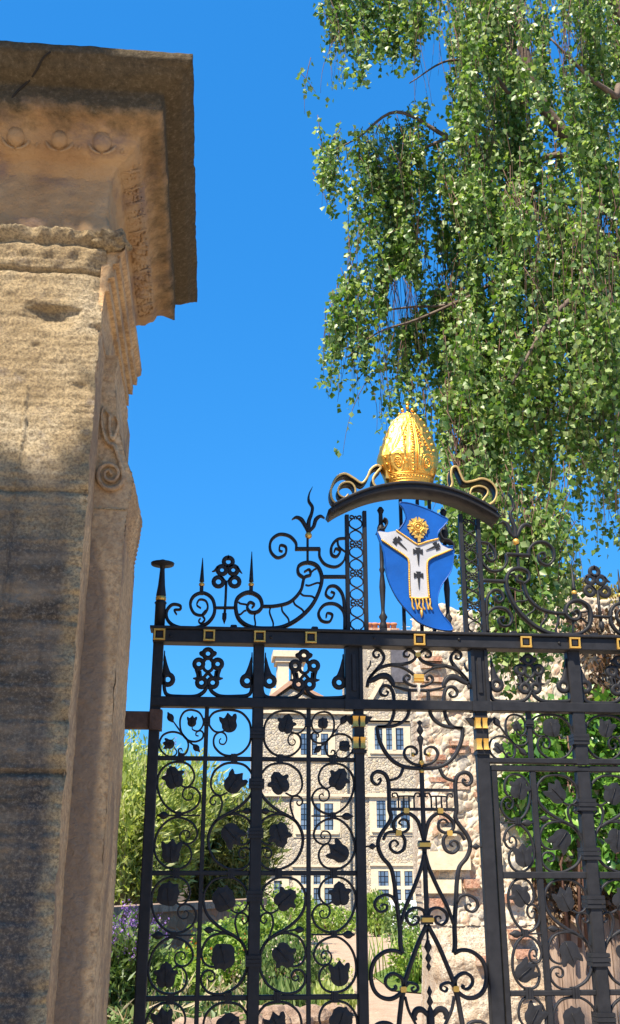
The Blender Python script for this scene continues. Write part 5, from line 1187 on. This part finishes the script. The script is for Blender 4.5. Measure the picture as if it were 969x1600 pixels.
for (x0, z0), (x1, z1) in zip(pts[:-1], pts[1:]): mb.box(min(x0, x1) , DOOR0 - .05, YR + .22, YR + 1.1, z0, z1)
for i in range(40):
    x0 = DOOR0 - .05 + i * .07; mb.box(x0, x0 + .07, YR + .22, YR + 1.1, DOORZ, top_z(x0) - .12)
mb.build('wall_core', M['ruinbase'], ruin)
mb = MB(); random.seed(5)                      # brick quoins up the left end
bx0 = [(1030, 1112), (1120, 1235)]
z = at(660, 1245, YR).z
while z < at(660, 1020, YR).z:
    for k in range(random.choice((1, 1, 2, 2, 3))):
        L = random.uniform(.14, .22); x = edge_x(z) + .02 + k * .21 + random.uniform(0, .04)
        if random.random() < .36: mb.box(x, x + L, YR - .045 + random.uniform(-.015, .02), YR + .1, z, z + random.uniform(.04, .055))
    z += .066
for q in ((735, 1382, .11), (680, 1412, .10), (745, 1500, .08), (752, 1225, .08), (693, 1280, .07), (762, 1292, .07), (806, 1460, .15), (812, 1490, .13), (798, 1405, .10), (815, 1545, .12)):
    p = at(q[0], q[1], YR); mb.box(p.x - q[2] * .6, p.x + q[2] * .6, YR - .09 - (.12 if p.z < 1.2 else 0), YR + .1, p.z - .03, p.z + .045)
mb.build('brick_patches', M['brick'], ruin)
mb = MB(); 
for q in ((700, 1345, .30, .11), (690, 1385, .26, .08), (765, 1340, .16, .09), (700, 1300, .10, .05)):
    p = at(q[0], q[1], YR); mb.box(p.x - q[2] / 1.6, p.x + q[2] / 1.6, YR - .085, YR + .1, p.z - q[3] / 1.4, p.z + q[3] / 1.4, ch=.0)
mb.build('ashlar_blocks', M['dress'], ruin)
# moss tufts on the wall top
P = []
for k in range(1500):
    x = RNG.uniform(at(860, 920, YR).x, at(969, 920, YR).x); P.append((x + RNG.normal() * .02, YR + RNG.uniform(0, .3), top_z(x) + RNG.uniform(-.12, .08)))
V, T = leaf_cloud(np.array(P), .03, 2, -.5); np_mesh('moss', V, T, M['moss'], ruin)
# boarded gate in the opening
wg = thing('wooden_gate', 'weathered brown board gate set in the ruined wall behind the wicket', 'wooden gate', (DOOR0 + .8, YR + .1, 0))
mb = MB(); x = DOOR0 - .02; i = 0
while x < XE - .2:
    wd = .125 + .02 * math.sin(i * 2.3); mb.box(x + .004, x + wd - .004, YR + .08 + .008 * (i % 2), YR + .12, .05, DOORZ + .06 + .03 * math.sin(i * 1.7)); x += wd; i += 1
mb.build('boards', M['wood'], wg)
mb = MB(); mb.box(DOOR0, XE - .2, YR + .125, YR + .17, DOORZ - .45, DOORZ - .33); mb.box(DOOR0, XE - .2, YR + .125, YR + .17, .4, .52); mb.build('ledges', M['wood'], wg)
# evergreen climber on the ruined wall, dead growth beneath it
def patch_points(poly, n, y0, y1, Yp):
    out = []; xs = [p[0] for p in poly]; ys = [p[1] for p in poly]
    while len(out) < n:
        x, y = random.uniform(min(xs), max(xs)), random.uniform(min(ys), max(ys)); c = False; j = len(poly) - 1
        for i in range(len(poly)):
            if (poly[i][1] > y) != (poly[j][1] > y) and x < (poly[j][0] - poly[i][0]) * (y - poly[i][1]) / (poly[j][1] - poly[i][1]) + poly[i][0]: c = not c
            j = i
        if c and noise.noise(Vector((x / 26, y / 26, 3))) > -.28:
            k = noise.noise(Vector((x / 45, y / 45, 9))); p = at(x, y, Yp); out.append((p.x, Yp - y0 - (y1 - y0) * random.random() * (.5 + k), p.z))
    return np.array(out)
iv = thing('climber', 'glossy green climber hanging over the top of the wooden gate', 'climber', (4.6, 9.3, 0))
P = patch_points([(775, 1215), (800, 1130), (850, 1100), (900, 1080), (990, 1090), (1130, 1080), (1130, 1400), (990, 1392), (940, 1385), (905, 1350), (850, 1372), (815, 1345), (838, 1310), (800, 1290), (770, 1260)], 6500, .03, .28, YR)
V, T = leaf_cloud(P, .062, 1.7, .15); np_mesh('foliage', V, T, M['ivy'], iv)
P = patch_points([(880, 960), (969, 950), (1130, 950), (1130, 1090), (900, 1100), (905, 1040)], 2200, .02, .3, YR); V, T = leaf_cloud(P, .035, 2.2, .5); np_mesh('dead_growth', V, T, M['dryivy'], iv)
P = patch_points([(825, 1375), (870, 1362), (930, 1385), (985, 1390), (985, 1425), (900, 1430), (872, 1450), (845, 1445)], 800, .0, .08, YR); V, T = leaf_cloud(P, .035, 2.2, .5); np_mesh('dead_growth', V, T, M['dryivy'], iv)
mb = MB()
for i in range(14):
    x = random.uniform(860, 1100); mb.tube([at(x, 1480, YR - .05), at(x + random.uniform(-30, 30), 1350, YR - .15), at(x + random.uniform(-50, 50), 1150, YR - .1)], [.02, .008], 5)
mb.build('stems', M['twig'], iv)

# ================================================================== WEEPING BIRCH
birch = thing('weeping_birch', 'weeping birch tree with long leafy strands hanging above and behind the gate', 'tree', (4.5, 6.8, 0))
mb = MB()
tr = [(4.5, 6.8, 0), (4.45, 6.8, 2), (4.3, 6.75, 4), (4.1, 6.6, 6.5), (3.9, 6.5, 9.5), (3.8, 6.5, 12)]
mb.tube(smoothpts(tr, 5), [.24, .2, .17, .13, .09, .05], 12); mb.build('trunk', M['bark'], birch)
mb = MB()
limbs = []
def limb(pts, r0, r1):
    P = smoothpts([tuple(p) for p in pts], 6); limbs.append(P); mb.tube(P, [r0, r1], 7)
SQ = lambda Y: 4.75 + (Y - 4.75) * .52
limb([(4.25, 6.72, 4.6), at(960, 300, SQ(7.6)), at(905, 235, SQ(7.4)), at(850, 170, SQ(7.2)), at(822, 90, SQ(7.0)), at(800, -60, SQ(6.9))], .075, .03)
limb([at(850, 170, SQ(7.2)), at(800, 150, SQ(6.8)), at(760, 105, SQ(6.6)), at(700, 95, SQ(6.5)), at(640, 130, SQ(6.4))], .022, .004)
limb([(4.10, 6.72, 6.2), at(900, -100, SQ(7.0)), at(760, -130, SQ(6.6)), at(640, -110, SQ(6.4)), at(540, -20, SQ(6.3))], .06, .008)
limb([(4.25, 6.72, 4.2), at(930, 280, SQ(7.4)), at(800, 270, SQ(7.2)), at(700, 215, SQ(7.0)), at(620, 175, SQ(7.0)), at(560, 215, SQ(7.0)), at(520, 235, SQ(7.0))], .03, .003)
limb([(4.35, 6.72, 3.6), at(969, 400, SQ(7.8)), at(850, 400, SQ(7.4)), at(720, 470, SQ(7.3)), at(640, 480, SQ(7.2)), at(560, 490, SQ(7.2))], .026, .003)
limb([(4.35, 6.72, 3.4), at(980, 430, SQ(7.0)), at(930, 440, SQ(6.0)), at(860, 500, SQ(5.6)), at(800, 600, SQ(5.5))], .04, .006)
limb([(4.25, 6.72, 4.4), at(1000, 190, SQ(6.6)), at(960, 150, SQ(6.2)), at(920, 120, SQ(6.0)), at(860, 60, SQ(5.8))], .04, .006)
limb([at(700, 215, SQ(7.0)), at(640, 245, SQ(7.1)), at(590, 300, SQ(7.2)), at(555, 340, SQ(7.2))], .014, .003)
limb([at(720, 470, SQ(7.3)), at(650, 500, SQ(7.0)), at(590, 520, SQ(6.9)), at(540, 560, SQ(6.9))], .012, .003)
mb.build('limbs', M['bark'], birch)
SQ = lambda Y: 4.75 + (Y - 4.75) * .52
# strands: x0,x1, top y0,y1, bottom y0,y1, depth0,depth1, count, leaf spacing
groups = [
 (496, 550, -60, 10, 90, 190, 6.0, 6.5, 22, .016), (560, 650, -80, -10, 60, 128, 6.2, 6.8, 46, .013), (500, 530, 60, 90, 140, 190, 6.1, 6.3, 4, .02), (640, 700, -80, -20, 70, 190, 6.3, 7.2, 20, .016),
 (510, 600, 185, 260, 250, 345, 6.9, 7.4, 46, .013), (560, 700, 180, 260, 300, 480, 6.9, 7.8, 70, .013),
 (530, 620, 330, 420, 420, 640, 7.0, 7.8, 60, .014), (515, 560, 430, 520, 540, 640, 6.9, 7.3, 20, .015), (525, 560, 560, 600, 640, 735, 6.9, 7.2, 8, .02), (572, 605, 480, 600, 640, 735, 6.9, 7.2, 9, .019),
 (600, 720, 330, 480, 520, 700, 6.9, 8.2, 95, .012), (640, 730, 540, 620, 690, 760, 6.8, 7.6, 34, .014), (612, 650, 560, 620, 640, 700, 6.9, 7.2, 8, .016),
 (690, 800, -80, 60, 120, 420, 6.0, 8.4, 120, .012), (790, 1010, -90, 60, 120, 400, 5.6, 8.6, 140, .013),
 (700, 980, 200, 380, 430, 640, 5.6, 8.6, 250, .012), (780, 960, 300, 420, 500, 660, 4.9, 5.6, 34, .020),
 (700, 860, 480, 620, 700, 850, 5.6, 7.8, 170, .012), (740, 960, 500, 620, 640, 740, 6.6, 8.6, 80, .014),
 (700, 770, 640, 740, 800, 960, 5.2, 6.4, 48, .014), (750, 875, 700, 800, 880, 1080, 5.1, 5.9, 70, .014), (752, 830, 860, 960, 1020, 1140, 5.0, 5.5, 22, .018),
 (870, 969, 560, 700, 700, 830, 6.6, 8.2, 20, .02), (905, 960, 760, 820, 860, 920, 5.6, 6.2, 6, .022), (860, 900, 760, 800, 840, 900, 5.6, 6.4, 7, .02),
 (1000, 1350, -200, 200, 100, 800, 5.6, 9.5, 130, .02),
 (480, 500, 100, 110, 130, 195, 6.1, 6.2, 2, .02), (870, 985, 420, 600, 640, 745, 5.6, 7.4, 60, .014), (885, 975, 640, 760, 780, 900, 5.4, 6.6, 22, .022),
]
Ps = []; tw = MB(); strands = []
for x0, x1, ta, tb, ba, bb, d0, d1, n_, sp_ in groups:
    K = max(1, int(n_ / 4.5)); cc = [(RNG.uniform(x0, x1), SQ(RNG.uniform(d0, d1)), RNG.uniform(ta, tb), RNG.uniform(ba, bb)) for _ in range(K)]
    for i in range(n_):
        q_ = cc[i % K]; x = q_[0] + RNG.normal() * 7; Y = q_[1] + RNG.normal() * .06; ty = q_[2] + RNG.normal() * 14; by = max(q_[3] + RNG.normal() * 26, ty + 40)
        a, b = np.array(at(x, ty, Y)), np.array(at(x, by, Y)); b[0] = a[0] + RNG.normal() * .05
        L = a[2] - b[2]; m = max(3, int(L / (sp_ * .80))); ts = np.sort(RNG.uniform(0, 1, m))
        ph = RNG.uniform(0, 6.28, 4); am = RNG.uniform(.01, .05, 2)
        cx2 = a[0] + (b[0] - a[0]) * ts + am[0] * np.sin(ts * L * 4 + ph[0]) + .12 * (1 - ts) ** 3 * math.cos(ph[2]); cy2 = a[1] + (b[1] - a[1]) * ts + am[1] * np.sin(ts * L * 5 + ph[1]) + .12 * (1 - ts) ** 3 * math.sin(ph[2]); cz2 = a[2] - L * ts
        P = np.stack([cx2, cy2, cz2], 1)
        strands.append(P)
        k = RNG.normal(size=P.shape) * np.array([.022, .022, .01]); Ps.append(P + k)
P = np.concatenate(Ps)
def project(P):
    d = P - np.array([0, 0, EYE]); k = d @ np.array(fv); return PW / 2 + F * (d @ np.array(rv)) / k, PH / 2 - F * (d @ np.array(uv_)) / k
def inside(x, y, poly):
    c = np.zeros(len(x), bool); j = len(poly) - 1
    for i in range(len(poly)):
        (xi, yi), (xj, yj) = poly[i], poly[j]
        if yi != yj: c ^= ((yi > y) != (yj > y)) & (x < (xj - xi) * (y - yi) / (yj - yi) + xi)
        j = i
    return c
# breathing spaces of the crown: the open air left of it, between its boughs and through its thin places
gx, gy = project(P); nzz = np.array([noise.noise(Vector(q) * 5.0) for q in P]); gx2, gy2 = gx + nzz * 15, gy + np.array([noise.noise(Vector(q) * 4.3 + Vector((9, 3, 1))) for q in P]) * 30
gaps = [[(300, -300), (492, -300), (496, 60), (476, 110), (474, 190), (500, 205), (490, 250), (494, 300), (516, 335), (540, 365), (544, 395), (516, 430), (508, 520), (494, 560), (496, 610), (516, 700), (526, 760), (300, 900)],
        [(505, 190), (530, 130), (572, 140), (600, 130), (640, 128), (656, 60), (688, 40), (700, 80), (698, 120), (690, 150), (650, 170), (622, 168), (600, 190), (560, 196), (522, 214)],
        [(612, 430), (640, 425), (652, 455), (646, 500), (622, 520), (606, 500), (604, 455)], [(800, 45), (842, 60), (838, 90), (806, 96)], [(556, 600), (566, 740), (580, 740), (584, 700), (576, 600)],
        [(700, 660), (716, 650), (724, 700), (716, 745), (704, 735)], [(600, 690), (632, 630), (640, 700), (636, 730), (602, 760)], [(862, 60), (884, 70), (880, 110), (858, 100)], [(930, 330), (952, 320), (956, 360), (934, 372)]]
kill = np.zeros(len(P), bool)
for gp in gaps: kill |= inside(gx2, gy2, gp)
big = np.array([noise.noise(Vector((q[0] * 2.6, q[1] * 2.6, q[2] * 1.5)) + Vector((4, 7, 2))) for q in P])
kill |= (big < -.09) & (RNG.uniform(0, 1, len(P)) < .9)
k0 = 0
for S_ in strands:
    ok = np.nonzero(~kill[k0:k0 + len(S_)])[0]; k0 += len(S_)
    if len(ok) > 5: Q = S_[ok[0]:ok[-1] + 1]; tw.tube([tuple(q) for q in Q[::max(1, len(Q) // 7)]], [.0032, .0012], 3)
P = P[~kill]
V, T = leaf_cloud(P, .036, 1.15, .45, .35); np_mesh('foliage', V, T, M['birch'], birch)
tw.build('hanging_twigs', M['twig'], birch)
print('birch leaves', len(P))

# ================================================================== ADDED SHADE TREE, unseen; crown shaped to shade lower pier and left gate
st = thing('added_shade_tree', 'unseen leafy tree added left of the pier to shade the gate', 'tree', (-3.6, .2, 0))
mb = MB(); mb.tube([(-3.6, .2, 0), (-3.5, .3, 2.5), (-3.2, .5, 5), (-2.6, .8, 7.5), (-2.3, 1.0, 9.2)], [.2, .16, .12, .07, .03], 10); mb.build('trunk', M['bark'], st)
def boxpts(n, x0, x1, y0, y1, z0, z1): return np.stack([RNG.uniform(x0, x1, n), RNG.uniform(y0, y1, n), RNG.uniform(z0, z1, n)], 1)
def shade(Xg, Zg, Yp, back):    # follow the sun's ray back from a point of the plane Yp to depth `back`
    t = (Yp - back) / sdir.y; return np.array([Xg - sdir.x * t, back, Zg - sdir.z * t])
A = []
n_ = 9000
for k in range(n_):
    X_, Z_ = RNG.uniform(-.75, .78), RNG.uniform(0.2, 3.45)
    if X_ > .50 and Z_ > 2.62: continue
    if X_ > .60 and Z_ > 2.45: continue
    q = shade(X_, Z_, YG, RNG.uniform(.7, 1.3))
    # keep the sunny upper front of the pier clear
    t = (2.8 - q[1]) / sdir.y; xp_, zp_ = q[0] + sdir.x * t, q[2] + sdir.z * t
    if -1.3 < xp_ < -.3 and zp_ < EYE + 2.1 and zp_ > EYE + .9: continue
    A.append(q)
for k in range(4200):
    X_ = RNG.uniform(-1.6, -.30); Z_ = RNG.uniform(.0, EYE + .93 + .06 * math.sin(X_ * 9)); A.append(shade(X_, Z_, 2.8, RNG.uniform(.3, .9)))
V, T = leaf_cloud(np.array(A), .12, 1.3, .3); np_mesh('foliage', V, T, M['mid'], st)
print('leaf plates', leafcount)
